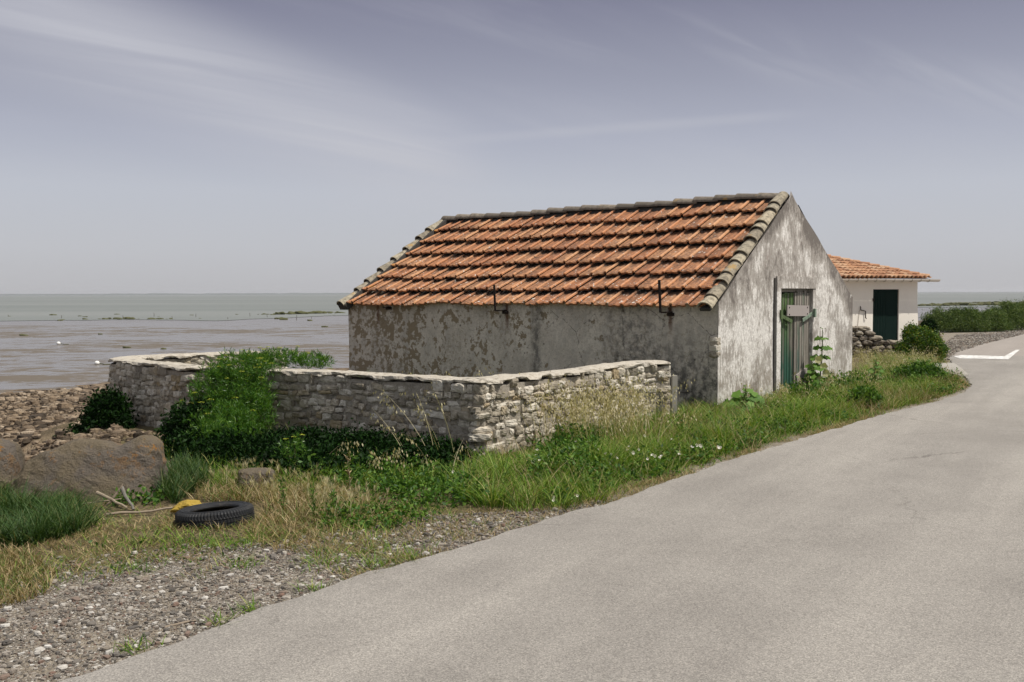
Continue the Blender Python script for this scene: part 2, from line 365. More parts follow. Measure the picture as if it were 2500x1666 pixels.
def tilemat(name, a, b_, c_, lich=1.0, dark=1.0, crest=False):
    m, t = mat(name)
    base = t.ramp(t.isl, [(0, a), (.5, b_), (1, c_)])
    n1 = t.noise(t.obj, 3.0, 7, .7); n2 = t.noise(t.obj, 22, 6, .7); n3 = t.noise(t.obj, 9, 6, .7); n4 = t.noise(t.obj, 1.0, 4, .55)
    cr_ = 1.0
    if crest:
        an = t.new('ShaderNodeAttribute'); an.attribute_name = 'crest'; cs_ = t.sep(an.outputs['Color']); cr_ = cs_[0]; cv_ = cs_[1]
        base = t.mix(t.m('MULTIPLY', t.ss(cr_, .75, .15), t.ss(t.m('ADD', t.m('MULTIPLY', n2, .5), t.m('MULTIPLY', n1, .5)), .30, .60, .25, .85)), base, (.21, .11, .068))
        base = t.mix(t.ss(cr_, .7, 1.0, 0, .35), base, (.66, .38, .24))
    col = t.mix(t.ss(n2, .3, .7, 0, .5), base, t.mix(1, base, (.62, .5, .42), 'MULTIPLY'))
    dm = t.m('ADD', t.m('MULTIPLY', n1, .5), t.m('MULTIPLY', n2, .5))
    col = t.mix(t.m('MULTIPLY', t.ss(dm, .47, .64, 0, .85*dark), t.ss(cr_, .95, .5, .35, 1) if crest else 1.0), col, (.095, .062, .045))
    col = t.mix(t.ss(t.m('ADD', t.m('MULTIPLY', n3, .6), t.m('MULTIPLY', n4, .4)), .60, .68, 0, .8*dark), col, (.05, .042, .035))
    x, y, z = t.sep(t.obj)
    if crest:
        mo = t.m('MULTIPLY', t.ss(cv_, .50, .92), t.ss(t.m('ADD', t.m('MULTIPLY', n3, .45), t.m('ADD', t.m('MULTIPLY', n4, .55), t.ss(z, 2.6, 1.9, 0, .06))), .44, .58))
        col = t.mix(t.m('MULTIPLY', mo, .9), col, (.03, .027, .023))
    ye = t.m('MULTIPLY', t.ss(y, 7.2, 8.0, .0, .13), lich)
    col = t.mix(t.ss(t.m('ADD', n3, ye), .68, .73, 0, .85*lich), col, (.42, .20, .035))
    wh = t.m('ADD', t.noise(t.obj, 16, 3, .6, loc=(5, 1, 2)), t.ss(z, 2.2, 1.7, 0, .03)); col = t.mix(t.ss(wh, .655, .69, 0, .85*lich), col, (.62, .60, .55))
    t.put(t.b.inputs['Base Color'], col); t.b.inputs['Roughness'].default_value = .8
    t.put(t.b.inputs['Normal'], t.bump(n2, .5, .008)); return m
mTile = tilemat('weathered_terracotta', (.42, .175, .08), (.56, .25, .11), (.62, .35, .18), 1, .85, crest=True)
mTile2 = tilemat('pale_terracotta', (.34, .17, .10), (.52, .29, .16), (.58, .40, .26), 0, .6)
def vergemat(name, a, b_, top):
    m, t = mat(name)
    base = t.ramp(t.isl, [(0, a), (.5, b_), (.85, top), (.93, (.48, .25, .14)), (1, top)])
    n = t.noise(t.obj, 14, 6, .7); n1 = t.noise(t.obj, 4, 5, .65)
    col = t.mix(t.ss(n, .4, .66, 0, .75), base, (.09, .08, .062)); col = t.mix(t.ss(n1, .62, .68, 0, .6), col, (.38, .23, .06))
    t.put(t.b.inputs['Base Color'], col); t.put(t.b.inputs['Normal'], t.bump(n, .5, .01)); return m
mVerge = vergemat('lichened_verge_clay', (.26, .22, .165), (.36, .32, .24), (.43, .38, .28))
mRidge = vergemat('dark_ridge_clay', (.13, .11, .09), (.20, .17, .14), (.27, .23, .18))
mDark = simple('dark_mortar', (.06, .055, .05), .95, .5, 12)

def stonemat(name, cols, dk=.3, lich=.15, sc=1):
    m, t = mat(name)
    base = t.ramp(t.isl, cols)
    n = t.noise(t.pos, 18*sc, 7, .7); n1 = t.noise(t.pos, 3*sc, 5, .6); n2 = t.noise(t.pos, 60*sc, 4, .7)
    col = t.mix(t.ss(n, .35, .7, 0, .7), base, t.mix(1, base, (.55, .5, .43), 'MULTIPLY'))
    col = t.mix(t.ss(t.m('ADD', t.m('MULTIPLY', n1, .55), t.m('MULTIPLY', n, .45)), .52, .66, 0, dk), col, (.06, .055, .048))
    col = t.mix(t.ss(t.noise(t.pos, 6*sc, 5, .7, loc=(3, 7, 1)), .66, .72, 0, lich), col, (.40, .22, .05))
    t.put(t.b.inputs['Base Color'], col); t.put(t.b.inputs['Normal'], t.bump(t.m('ADD', n, t.m('MULTIPLY', n2, .5)), .8, .02)); return m
mStone = stonemat('limestone_rubble', [(0, (.26, .235, .19)), (.25, (.42, .375, .30)), (.55, (.57, .53, .45)), (.82, (.72, .68, .60)), (.92, (.40, .32, .20)), (1, (.28, .26, .23))], .55, .15)
mMortar = stonemat('lime_mortar', [(0, (.38, .345, .29)), (1, (.40, .365, .31))], .8, 0, 1.6)
mCope = stonemat('pale_coping_stone', [(0, (.50, .465, .40)), (1, (.52, .48, .41))], .75, .12)
mDStone = stonemat('dark_dry_stone', [(0, (.17, .145, .115)), (.5, (.26, .225, .18)), (1, (.38, .34, .27))], .8, .1)
mBoul, t = mat('lichened_boulder')
n = t.noise(t.obj, 7, 9, .75); n1 = t.noise(t.obj, 2.6, 6, .65); n2 = t.noise(t.obj, 30, 6, .7); x, y, z = t.sep(t.obj)
cc = t.mix(n, (.095, .078, .05), (.25, .20, .135)); cc = t.mix(t.ss(n1, .42, .60), cc, (.15, .128, .105)); cc = t.mix(t.ss(n2, .52, .72, 0, .6), cc, (.055, .045, .036))
cc = t.mix(t.m('MULTIPLY', t.ss(z, .10, .34, .25, 1), t.ss(t.m('ADD', t.m('MULTIPLY', t.noise(t.obj, 16, 5, .7), .5), t.m('MULTIPLY', t.noise(t.obj, 3.2, 3, .5), .5)), .56, .60, 0, .85)), cc, (.34, .155, .025))
t.put(t.b.inputs['Base Color'], cc); t.put(t.b.inputs['Normal'], t.bump(t.m('ADD', t.m('MULTIPLY', n, 1.6), t.m('MULTIPLY', n2, .7)), 1.0, .04))

def woodmat(name, cA, cB, cC, amt):
    m, t = mat(name)
    g = t.noise(t.obj, 10, 6, .7, sc=(4, 4, .22)); g2 = t.noise(t.obj, 2.2, 4, .6, sc=(2, 2, .5)); x, y, z = t.sep(t.obj)
    base = t.mix(t.ss(g, .3, .7), tuple(q*.45 for q in cC), cC)
    pt = t.mix(t.ss(z, 1.5, .5), cA, cB)
    k = t.m('ADD', t.m('MULTIPLY', g, .5), t.m('MULTIPLY', g2, .5)); k = t.m('ADD', k, t.m('MULTIPLY', t.m('SUBTRACT', t.isl, .5), .3))
    col = t.mix(t.ss(k, amt, amt+.08), base, t.mix(g, tuple(q*1 for q in (.02, .03, .02)), pt))
    t.put(t.b.inputs['Base Color'], col); t.put(t.b.inputs['Normal'], t.bump(g, .7, .01)); t.b.inputs['Roughness'].default_value = .75; return m
mDoorG = woodmat('flaking_green_boards', (.14, .235, .075), (.035, .135, .095), (.22, .20, .17), .36)
mDoorW = woodmat('bare_weathered_boards', (.20, .25, .18), (.14, .22, .19), (.34, .31, .27), .60)
mBoard = simple('grey_board', (.33, .295, .28), .85, .12, 5)
mIron = simple('rusty_iron', (.022, .014, .011), .7, .5, 20)
mHinge = simple('green_hinge', (.09, .13, .055), .6, .3, 30)
mHinge2 = simple('pale_teal_hinge', (.20, .26, .20), .6, .3, 30)
mFrame = simple('limewashed_frame', (.50, .47, .42), .9, .35, 14, .4)
mWhiteW = simple('cream_render', (.82, .78, .70), .9, .06, 3, .3)
mDkGreen = simple('dark_green_door', (.005, .016, .013), .85, .2, 6, .1, .08)
mGutter = simple('cream_gutter', (.60, .55, .48), .4, .1, 5, .05, .5)
mPlastic = simple('yellow_cloth', (.33, .23, .04), .8, .35, 14, .9)
mBuoy = simple('white_plastic', (.75, .74, .71), .5, .08, 5)
mStick = simple('driftwood', (.27, .22, .165), .9, .4, 12, .6)
mLog = simple('grey_driftwood', (.16, .15, .13), .9, .4, 15, .6)
mWeed = simple('seaweed', (.085, .088, .038), .9, .5, 4, .8)
mFarLand = simple('far_land', (.10, .12, .11), 1, .2, .02, 0)
mRub, t = mat('old_rubber')
n = t.noise(t.obj, 12, 5, .7); t.put(t.b.inputs['Base Color'], t.mix(t.ss(n, .5, .75), (.013, .014, .016), (.055, .05, .045)))
t.put(t.b.inputs['Roughness'], t.ss(n, .3, .7, .5, .85)); t.put(t.b.inputs['Normal'], t.bump(n, .2, .005)); t.b.inputs['Specular IOR Level'].default_value = .35
mPeb, t = mat('mixed_pebbles')
t.put(t.b.inputs['Base Color'], t.mix(t.noise(t.pos, 60, 4, .6), t.ramp(t.isl, [(0, (.055, .055, .055)), (.2, (.13, .125, .115)), (.4, (.24, .21, .175)), (.52, (.20, .10, .07)), (.58, (.29, .255, .21)), (.75, (.40, .36, .31)), (.88, (.62, .59, .53)), (1, (.80, .78, .73))]), (.14, .12, .1)))
mBeachS, t = mat('beach_rubble')
t.put(t.b.inputs['Base Color'], t.mix(t.ss(t.noise(t.pos, 8, 5, .7), .35, .7, 0, .8), t.ramp(t.isl, [(0, (.04, .032, .022)), (.28, (.07, .052, .034)), (.36, (.20, .15, .10)), (.7, (.28, .21, .14)), (1, (.42, .34, .25))]), (.07, .05, .036)))
t.put(t.b.inputs['Normal'], t.bump(t.noise(t.pos, 20, 5, .7), .9, .04))

GR = [(0, (.034, .085, .008)), (.3, (.085, .17, .014)), (.65, (.16, .27, .026)), (.86, (.27, .35, .06)), (1, (.46, .39, .18))]
mGrass = leafmat('green_grass', GR, .35)
mGrassB = leafmat('blueish_grass', [(0, (.020, .052, .012)), (.5, (.042, .088, .022)), (.85, (.08, .14, .035)), (1, (.20, .18, .08))], .3)
mDry = leafmat('dry_grass', [(0, (.13, .10, .04)), (.3, (.25, .185, .085)), (.55, (.42, .32, .17)), (.7, (.55, .44, .26)), (.76, (.11, .16, .03)), (1, (.08, .15, .02))], .3, extra=(.85, .8, .7))
mOat = leafmat('straw_oats', [(0, (.30, .27, .13)), (.5, (.50, .43, .25)), (1, (.66, .60, .42))], .4, extra=(.95, .95, .85))
mStalk = leafmat('green_stalks', [(0, (.10, .14, .04)), (.6, (.20, .22, .08)), (1, (.38, .33, .16))], .3)
mSam = leafmat('samphire_leaf', [(0, (.030, .095, .012)), (.4, (.06, .155, .018)), (.8, (.11, .23, .03)), (1, (.20, .32, .05))], .4, .4, gl=.03)
mUmb = leafmat('yellow_umbel', [(0, (.30, .36, .04)), (1, (.46, .46, .07))], .3)
mIvy = leafmat('dark_leaf', [(0, (.004, .012, .003)), (.7, (.008, .026, .005)), (1, (.022, .055, .010))], .15, gl=.008)  # dark green taken near black, partly shade painted into the leaf colour
mWeedL = leafmat('weed_leaf', [(0, (.022, .065, .010)), (.5, (.06, .145, .016)), (1, (.16, .27, .04))], .35)
mBushY = leafmat('yellowgreen_leaf', [(0, (.028, .075, .010)), (.6, (.07, .145, .015)), (.85, (.16, .20, .02)), (1, (.24, .24, .03))], .35)
mTam = leafmat('tamarisk_leaf', [(0, (.035, .065, .012)), (.6, (.085, .14, .028)), (1, (.18, .22, .07))], .3)
mHol = leafmat('mallow_leaf', [(0, (.07, .16, .02)), (.6, (.15, .27, .05)), (1, (.36, .44, .22))], .4)
mStem = simple('plant_stem', (.10, .12, .04), .8, .3, 20)
mPetW = leafmat('white_petal', [(0, (.72, .66, .68)), (1, (.85, .82, .82))], .3)
mPetY = leafmat('cream_petal', [(0, (.55, .50, .30)), (1, (.68, .62, .42))], .4)

# ---------------------------------------------------------------- the lie of the land
SHORE = [(-600, -120), (-40, 2.5), (-9, 8.6), (-4.9, 9.5), (-4.2, 10.6), (-5.2, 13.2), (-6.1, 14.2), (-6.1, 15.6), (-4.2, 18.2), (-4.0, 21), (-1, 25), (6, 31), (12, 39), (20, 47), (45, 60), (120, 95), (4000, 1500)]
SEAP = SHORE+[(4000, 20000), (-9000, 20000), (-9000, -120)]
def gz(x, y):
    x = np.asarray(x, float); y = np.asarray(y, float)
    d = pdist(x, y, SHORE); sea = inpoly(x, y, SEAP)
    rough = (fbm(x, y, 1.3, 3)-.5)
    zs = -.55*sstep(d, 0, 1.8)-.5*sstep(d, 1.5, 15)-.35*sstep(d, 14, 30)+rough*.22*sstep(d, .3, 2)*(1-sstep(d, 18, 24))
    zl = -.03*(1-sstep(d, 0, 1.5))+rough*.05*(1-sstep(y, 40, 80))
    z = np.where(sea, zs, zl)
    return z
ROADL = [gd(*p) for p in [(-300, 1720), (190, 1568), (430, 1478), (620, 1402), (800, 1342), (1000, 1285), (1180, 1228), (1290, 1193), (1400, 1162), (1550, 1108), (1700, 1058), (1860, 1008), (2000, 966), (2080, 944), (2160, 924), (2215, 906), (2232, 892), (2222, 872), (2200, 850), (2190, 838), (2178, 826), (2200, 812), (2260, 793), (2353, 770)]]
xs = []
def axis(lo, hi, st, outlo, outhi):
    core = list(np.arange(lo, hi+st/2, st)); a = []; v = lo; s = st
    while v > outlo: s *= 1.35; v -= s; a.append(v)
    b = []; v = hi; s = st
    while v < outhi: s *= 1.35; v += s; b.append(v)
    return np.array(a[::-1]+core+b)
ax_ = axis(-13, 22, .16, -6000, 6000); ay_ = axis(3, 34, .16, -300, 9000)
GX, GY = np.meshgrid(ax_, ay_); gxf, gyf = GX.ravel(), GY.ravel(); gzf = gz(gxf, gyf)
rz_ = inpoly(gxf, gyf, [(p[0]+.15, p[1]-.1) for p in ROADL]+[(90, 60), (90, -50), (-8, -50)])
gzf = np.where(rz_, -.06, gzf)
nx, ny = len(ax_), len(ay_); ii = np.arange(nx*ny).reshape(ny, nx)
quads = np.stack([ii[:-1, :-1], ii[:-1, 1:], ii[1:, 1:], ii[1:, :-1]], -1).reshape(-1, 4)
gr = mesh('ground', np.stack([gxf, gyf, gzf], 1), quads, mG, smooth=True); tag(gr, kind='structure')
rdist = pdist(gxf, gyf, ROADL); sea = inpoly(gxf, gyf, SEAP); sdist = pdist(gxf, gyf, SHORE)
# gravel shoulder: wide at the near left, narrow further on
shw = np.interp(gyf, [3, 5.5, 6.5, 7.3, 8.2, 10], [2.6, 2.3, 1.5, .65, .3, .12])
gravm = 1-sstep(rdist+(fbm(gxf, gyf, 1.5, 9)-.5)*.9, shw*.8, shw*1.2+.08)
gravm = np.maximum(gravm, (gyf > 27)*1.0*(~sea)); 
beachm = np.where(sea, sstep(sdist, .0, 1.2), 0.0)
col = gr.data.color_attributes.new('zone', 'FLOAT_COLOR', 'POINT')
col.data.foreach_set('color', np.stack([gravm, 1-gravm, beachm, np.ones_like(gravm)], 1).astype(np.float32).ravel())

def jag(line, amp, st, seed):
    out = []; rr = np.random.RandomState(seed)
    for (x0, y0), (x1, y1) in zip(line[:-1], line[1:]):
        L = math.hypot(x1-x0, y1-y0); n = max(1, int(L/st)); nxn, nyn = -(y1-y0)/L, (x1-x0)/L
        for k in range(n):
            u = k/n; px, py = x0+(x1-x0)*u, y0+(y1-y0)*u; a = (fbm(px, py, 4, seed)-.5)*amp*2.4
            out.append((px+nxn*a, py+nyn*a))
    out.append(line[-1]); return out
def sheet(name, poly, z, m, thick=None):
    bm = bmesh.new(); vs = [bm.verts.new((p[0], p[1], z)) for p in poly]; f = bm.faces.new(vs)
    if f.normal.z < 0: f.normal_flip()
    bmesh.ops.triangulate(bm, faces=[f])
    if thick:
        r = bmesh.ops.extrude_face_region(bm, geom=list(bm.faces)); bmesh.ops.translate(bm, verts=[v for v in r['geom'] if isinstance(v, bmesh.types.BMVert)], vec=(0, 0, -thick))
        bmesh.ops.recalc_face_normals(bm, faces=bm.faces)
    me = bpy.data.meshes.new(name); bm.to_mesh(me); bm.free(); me.materials.append(m)
    o = bpy.data.objects.new(name, me); C.objects.link(o); return o
rl = jag(ROADL, .05, .06, 5)
tag(sheet('road', rl+[(55, 50), (55, -30), (-7, -30)], .03, mRoad, .08), kind='structure')
M1 = [(*gd(*p), .037) for p in [(2192, 822), (2205, 827), (2317, 829), (2308, 822), (2210, 819), (2343, 807), (2334, 807)]]
tag(mesh('road_marking', np.array(M1), np.array([(0, 1, 2, 4), (2, 5, 6, 3), (4, 2, 3, 3)][:2]), mPaint), kind='structure')
M1b = mesh('road_marking', np.array([M1[4], M1[2], M1[3]]), np.array([(0, 1, 2)]), mPaint); tag(M1b, kind='structure')
AP = [gd(*p) for p in [(2118, 840), (2192, 838), (2212, 853), (2226, 866), (2160, 869), (2140, 858)]]
tag(sheet('path', AP, .045, mConc, .1), kind='structure')

# mudflat and sea
MZ = -1.0
tag(mesh('mudflat', np.array([(-3000, 8, MZ), (3000, 8, MZ), (3000, 700, MZ-.02), (-3000, 700, MZ-.02)], float), np.array([(0, 1, 2, 3)]), mMud), kind='structure')
WL = [gp(*p, z=MZ) for p in [(-900, 800), (-300, 790), (0, 785), (150, 783), (330, 781), (520, 784), (650, 779), (800, 772), (860, 770), (1000, 768), (1500, 760), (2100, 752.5), (2300, 751), (2500, 750), (2900, 750)]]
WL = jag(WL, 1.6, 2.0, 8)
WL = [(-7000, 60), (-1500, 80)]+WL+[(2000, 260), (7000, 600)]
WV = [(x, y, MZ+.03) for x, y in WL]+[(np.interp(i, [0, 1, len(WL)-2, len(WL)-1], [-9000, -8000, 8000, 9000]), 7000, MZ+.03) for i in range(len(WL))]; nW = len(WL)
tag(mesh('sea', np.array(WV, float), np.array([(i, i+1, nW+i+1, nW+i) for i in range(nW-1)]), mSea), kind='structure')
# far low shore on the horizon
A = Acc(); X = np.arange(-4200, 4200, 25.0); V = []; 
hh = 4.0+5.5*fbm(X, X*0, .004, 4)+4*fbm(X, X*0, .03, 5, 2)
hh = hh*(.35+.65*sstep(X, 2200, -200)*1.0)
for i, xx in enumerate(X):
    for (yy, zz) in ((5600, -1), (5620, hh[i]*.6), (5660, hh[i]), (5900, hh[i]*.9), (6000, -1)): V.append((xx, yy, zz-1))
Fc = [(i*5+k, (i+1)*5+k, (i+1)*5+k+1, i*5+k+1) for i in range(len(X)-1) for k in range(4)]
A.add(V, Fc); tag(A.build('hills', mFarLand), kind='structure')

# ---------------------------------------------------------------- stones
def cubesphere(n):
    idx = {}; V = []; Fc = []
    def vid(p):
        k = tuple(round(q, 5) for q in p)
        if k not in idx: idx[k] = len(V); V.append(p)
        return idx[k]
    g = np.linspace(-1, 1, n+1)
    for axn in range(3):
        for s in (-1, 1):
            for i in range(n):
                for j in range(n):
                    q = []
                    for (a, b) in ((i, j), (i+1, j), (i+1, j+1), (i, j+1)):
                        p = [0, 0, 0]; p[axn] = s; p[(axn+1) % 3] = g[a]; p[(axn+2) % 3] = g[b]; q.append(vid(tuple(p)))
                    Fc.append(tuple(q) if s > 0 else tuple(q[::-1]))
    return np.array(V), np.array(Fc)
CS4 = cubesphere(4); CS3 = cubesphere(3); CS2 = cubesphere(2); CS1 = cubesphere(1); CS12 = cubesphere(12)
def stone(acc, c, d, ux, T=CS4, pw=5, amp=.1, rr=R, tilt=.05, mi=0):
    V, Fc = T; r = (np.abs(V)**pw).sum(1)**(1/pw); P = V/r[:, None]
    o = rr.rand(3)*100
    n = (fbm(P[:, 0]*1.3+P[:, 2]*.7+o[0], P[:, 1]*1.3+o[1]-P[:, 2]*.5, 1.1, 2, 2)-.5)
    P = P*(1+n[:, None]*amp*3); P = P*(1+(rr.rand(3)-.5)*.15*P[:, [1, 2, 0]]*np.array([1, .3, 1]))
    P = P*np.array(d)/2
    ux = Vector((ux[0], ux[1], 0)).normalized(); uy = Vector((-ux.y, ux.x, 0))
    M = Matrix((ux, uy, (0, 0, 1))).transposed()
    M = M @ Euler((rr.uniform(-tilt, tilt), rr.uniform(-tilt, tilt)*1.2, rr.uniform(-tilt, tilt))).to_matrix()
    acc.add(P @ np.array(M).T+np.array(c), Fc, mi)
def resample(path, st):
    P = [np.array(p, float) for p in path]; out = []
    for a, b in zip(P[:-1], P[1:]):
        n = max(1, int(np.linalg.norm((b-a)[:2])/st))
        for k in range(n): out.append(a+(b-a)*k/n)
    out.append(P[-1]); return out
class Path:
    def __init__(s, pts):
        s.p = np.array(pts, float); s.c = np.concatenate([[0], np.cumsum(np.hypot(*np.diff(s.p[:, :2], axis=0).T))]); s.L = s.c[-1]
    def at(s, t): return np.array([np.interp(t, s.c, s.p[:, k]) for k in range(s.p.shape[1])])
    def tan(s, t, e=.06): a = s.at(max(0, t-e))[:2]; b = s.at(min(s.L, t+e))[:2]; q = b-a; return q/np.hypot(*q)
def rubble_wall(name, pts, th, z0, root, mats, course=.088, faces=(1, -1), lenr=(.09, .24), cope=True, coredrop=.03, seed=1, T=CS4, gap=.012):
    # pts: (x, y, top height); the outer face lies on the path, the wall's body to its right
    rr = np.random.RandomState(seed); P = Path(pts); core = Acc(); st = Acc(); cp = Acc()
    ts = np.arange(0, P.L+.001, .12); ts[-1] = P.L
    rows = []
    for t in ts:
        x, y, h = P.at(t); tx, ty = P.tan(t); nxn, nyn = ty, -tx
        zz = h-coredrop-.04
        rows.append([(x+nxn*.012, y+nyn*.012, z0), (x+nxn*.012, y+nyn*.012, zz), (x+nxn*(th-.012), y+nyn*(th-.012), zz), (x+nxn*(th-.012), y+nyn*(th-.012), z0)])
    V = np.array(rows).reshape(-1, 3); n = len(rows)
    V[:, 2] += 0
    Fc = [(i*4+k, i*4+(k+1) % 4, (i+1)*4+(k+1) % 4, (i+1)*4+k) for i in range(n-1) for k in range(4)]+[(3, 2, 1, 0), (n*4-4, n*4-3, n*4-2, n*4-1)]
    V = V+(np.random.RandomState(seed).rand(len(V), 1)-.5)*.012; core.add(V, Fc); body = Acc(); body.V = core.V; body.F = core.F; body.n = core.n; body.mi = [np.full(len(Fc), 1)]
    for face in faces:
        z = z0
        while z < max(p[2] for p in pts):
            ch = course*rr.uniform(.7, 1.45); t = rr.uniform(-.05, .05); ph = rr.rand()*9
            while t < P.L:
                ln = rr.uniform(*lenr)
                if rr.rand() < .25: ln *= .5
                elif rr.rand() < .12: ln *= 1.4
                tm = min(max(t+ln/2, 0), P.L); x, y, h = P.at(tm); tx, ty = P.tan(tm); nxn, nyn = ty, -tx
                hh = ch*rr.uniform(.78, 1.18); zc = z+ch/2+rr.uniform(-.010, .010)+.028*math.sin(tm*2.3+ph*.3+z)
                if zc+hh/2 < h-.012 and rr.rand() > .09 and t+ln < P.L+.03:
                    dep = .13; off = dep/2-rr.uniform(-.004, .034) if face == 1 else th-dep/2+rr.uniform(-.012, .012)
                    stone(body, (x+nxn*off, y+nyn*off, zc), (ln-gap*.3, dep, hh-gap*.3), (tx, ty), T, rr.choice([4.5, 7, 11]), .19, rr, .10)
                t += ln
            z += ch
    for end, tt in ((0, 0), (1, P.L)):
        z = z0; x, y, h = P.at(tt); tx, ty = P.tan(tt); nxn, nyn = ty, -tx
        while z < h-.12:
            ch = course*rr.uniform(.8, 1.3); w_ = rr.uniform(.4, .6)*th; s = (-1 if end == 0 else 1)*-.05
            stone(body, (x+nxn*w_/2+tx*s, y+nyn*w_/2+ty*s, z+ch/2), (.14, w_-.01, ch-.01), (tx, ty), T, 5, .1, rr, .05)
            stone(body, (x+nxn*(th+w_)/2+tx*s, y+nyn*(th+w_)/2+ty*s, z+ch/2), (.14, th-w_-.01, ch-.01), (tx, ty), T, 5, .1, rr, .05); z += ch
    body.build('masonry', mats[:2], root, smooth=False)
    if cope:
        tt_ = np.arange(0, P.L+.001, .035); tt_[-1] = P.L; cr_ = [(-.008, -.040), (-.018, -.022), (-.006, -.004), (.06, .004), (.16, .008), (.26, .004), (th+.008, -.004), (th+.022, -.028), (th+.012, -.050)]; V = []
        for i, t in enumerate(tt_):
            x, y, h = P.at(t); tx, ty = P.tan(t, .12); nxn, nyn = ty, -tx
            for j, (o_, z_) in enumerate(cr_):
                eg = abs(j-4)/4; a_ = (fbm(t*7+j*.8, j*.5+seed, 1, 3, 3)-.5)
                st_ = (vn(math.floor(t/.23+seed), 3, 1, 5)-.5)*.032*eg
                oo = o_+(a_*.085+st_*1.2)*eg*(1 if j < 4 else -1); zz = z_+(fbm(t*5, j*1.1+7, 1, 9, 3)-.5)*.030+st_
                V.append((x+nxn*oo, y+nyn*oo, h+zz))
        k_ = len(cr_); n = len(tt_); Fc = [(i*k_+j, i*k_+j+1, (i+1)*k_+j+1, (i+1)*k_+j) for i in range(n-1) for j in range(k_-1)]+[(i*k_+k_-1, i*k_, (i+1)*k_, (i+1)*k_+k_-1) for i in range(n-1)]
        for b_ in (0, (n-1)*k_): Fc += [(b_, b_+1, b_+7, b_+8), (b_+1, b_+2, b_+6, b_+7), (b_+2, b_+3, b_+5, b_+6)]
        cp.add(V, Fc)
        cp.build('coping', mats[2], root)

# enclosure wall in front of the shed (outer face runs from the post end round to the far end)
DE = [(2.17, 13.62, .86), (1.83, 13.50, .87), (1.55, 13.2, .865), (.9, 12.38, .84), (.3, 11.62, .85), (-.34, 10.86, .85), (-1.1, 11.33, .85), (-1.97, 11.92, .85), (-3.05, 12.52, .85), (-4.23, 12.98, .85), (-5.05, 13.72, .855), (-5.60, 14.25, .86), (-5.93, 14.62, .86), (-6.0, 15.0, .86), (-5.85, 15.4, .86), (-5.4, 15.78, .86), (-4.7, 16.3, .86), (-3.95, 16.85, .85)]
DE = [tuple(p) for p in DE]
sw = empty('stone_enclosure_wall', (-1.5, 12.5, 0), label='low curved rubble stone enclosure wall in front of the tiled shed', cat='stone wall')
def relpath(pts, o): return [(x-o[0], y-o[1], h-o[2] if len(o) > 2 else h) for x, y, h in pts]
rubble_wall('wall', relpath(DE, (-1.5, 12.5, 0)), .32, -.7, sw, [mStone, mMortar, mCope], seed=4)
A = Acc(); A.box((0, 0, .28), (.07, .075, .78)); A.box((0, 0, .675), (.066, .071, .012))
po = A.build('concrete_post', mConc, loc=(2.20, 13.50, 0), rot=(0, .01, .1)); tag(po, 'slim grey concrete post at the right end of the stone enclosure wall', 'post')

# ---------------------------------------------------------------- the shed
AX, AY, YAW = 3.07, 14.82, .68; SWD, SL, HE, HR = 5.52, 8.15, 1.60, 3.37
RZ = math.pi/2-YAW
shed = empty('tiled_shed', (AX, AY, 0), RZ, label='weathered rendered shed with orange tiled roof and green plank door beside the road', cat='shed')
H2 = 2.56; HB = SWD-H2; SK = -.30; LD = .03       # the far end leans a little
def sk(x, y): return y+SK*(min(x, SWD-x)/H2)*(y/SL)
TH = .3
def wallprism(name, poly_xz, y0, y1, m, skew=False):
    bm = bmesh.new(); a = []; b = []
    for (x, z) in poly_xz:
        a.append(bm.verts.new((x, y0, z))); b.append(bm.verts.new((x, y1+SK*min(x/H2, (SWD-x)/HB), z)))
    bm.faces.new(a); bm.faces.new(b[::-1]); n = len(a)
    for i in range(n): bm.faces.new((a[i], b[i], b[(i+1) % n], a[(i+1) % n]))
    bmesh.ops.recalc_face_normals(bm, faces=bm.faces)
    return bm
def bmobj(name, bm, m, parent):
    me = bpy.data.meshes.new(name); bm.to_mesh(me); bm.free(); me.materials.append(m); o = bpy.data.objects.new(name, me); C.objects.link(o); o.parent = parent; return o
def grid_wall(acc, corner_fn, us, vs, amp, seed):      # slightly uneven wall skin
    V = []; 
    for u in us:
        for v in vs: V.append(corner_fn(u, v))
    n, m_ = len(us), len(vs); Fc = [(i*m_+j, (i+1)*m_+j, (i+1)*m_+j+1, i*m_+j+1) for i in range(n-1) for j in range(m_-1)]; acc.add(V, Fc)
# door opening on the gable (x from D0 to D1)
D0, D1, DH = 2.16, 3.53, 1.87
def gtop(x): return HE+min(x/H2, (SWD-x)/HB)*(HR-HE)+(.055 if x < H2 else .135)-.03*abs(math.sin(x*2.6))*(x > H2)
A = Acc()
usx = sorted(set(list(np.linspace(0, SWD, 23))+[D0, D1, H2]))
for i in range(len(usx)-1):
    x0, x1 = usx[i], usx[i+1]; xm = (x0+x1)/2; zb = DH if D0 < xm < D1 else -.4
    nz = 10
    for j in range(nz):
        f0, f1 = j/nz, (j+1)/nz
        def P(x, f):
            z = zb+(gtop(x)-zb)*f; e = min(1, x*3, (SWD-x)*3); q = (vn(x, z, 1.7, 5)-.5)*.03*e if not (abs(x-D0) < .05 or abs(x-D1) < .05) else 0
            return (x+ (0.0 if x > 0 else (vn(z, 1, 3, 3)-.5)*.03), q, z)
        A.add([P(x0, f0), P(x1, f0), P(x1, f1), P(x0, f1)], [(0, 1, 2, 3)])
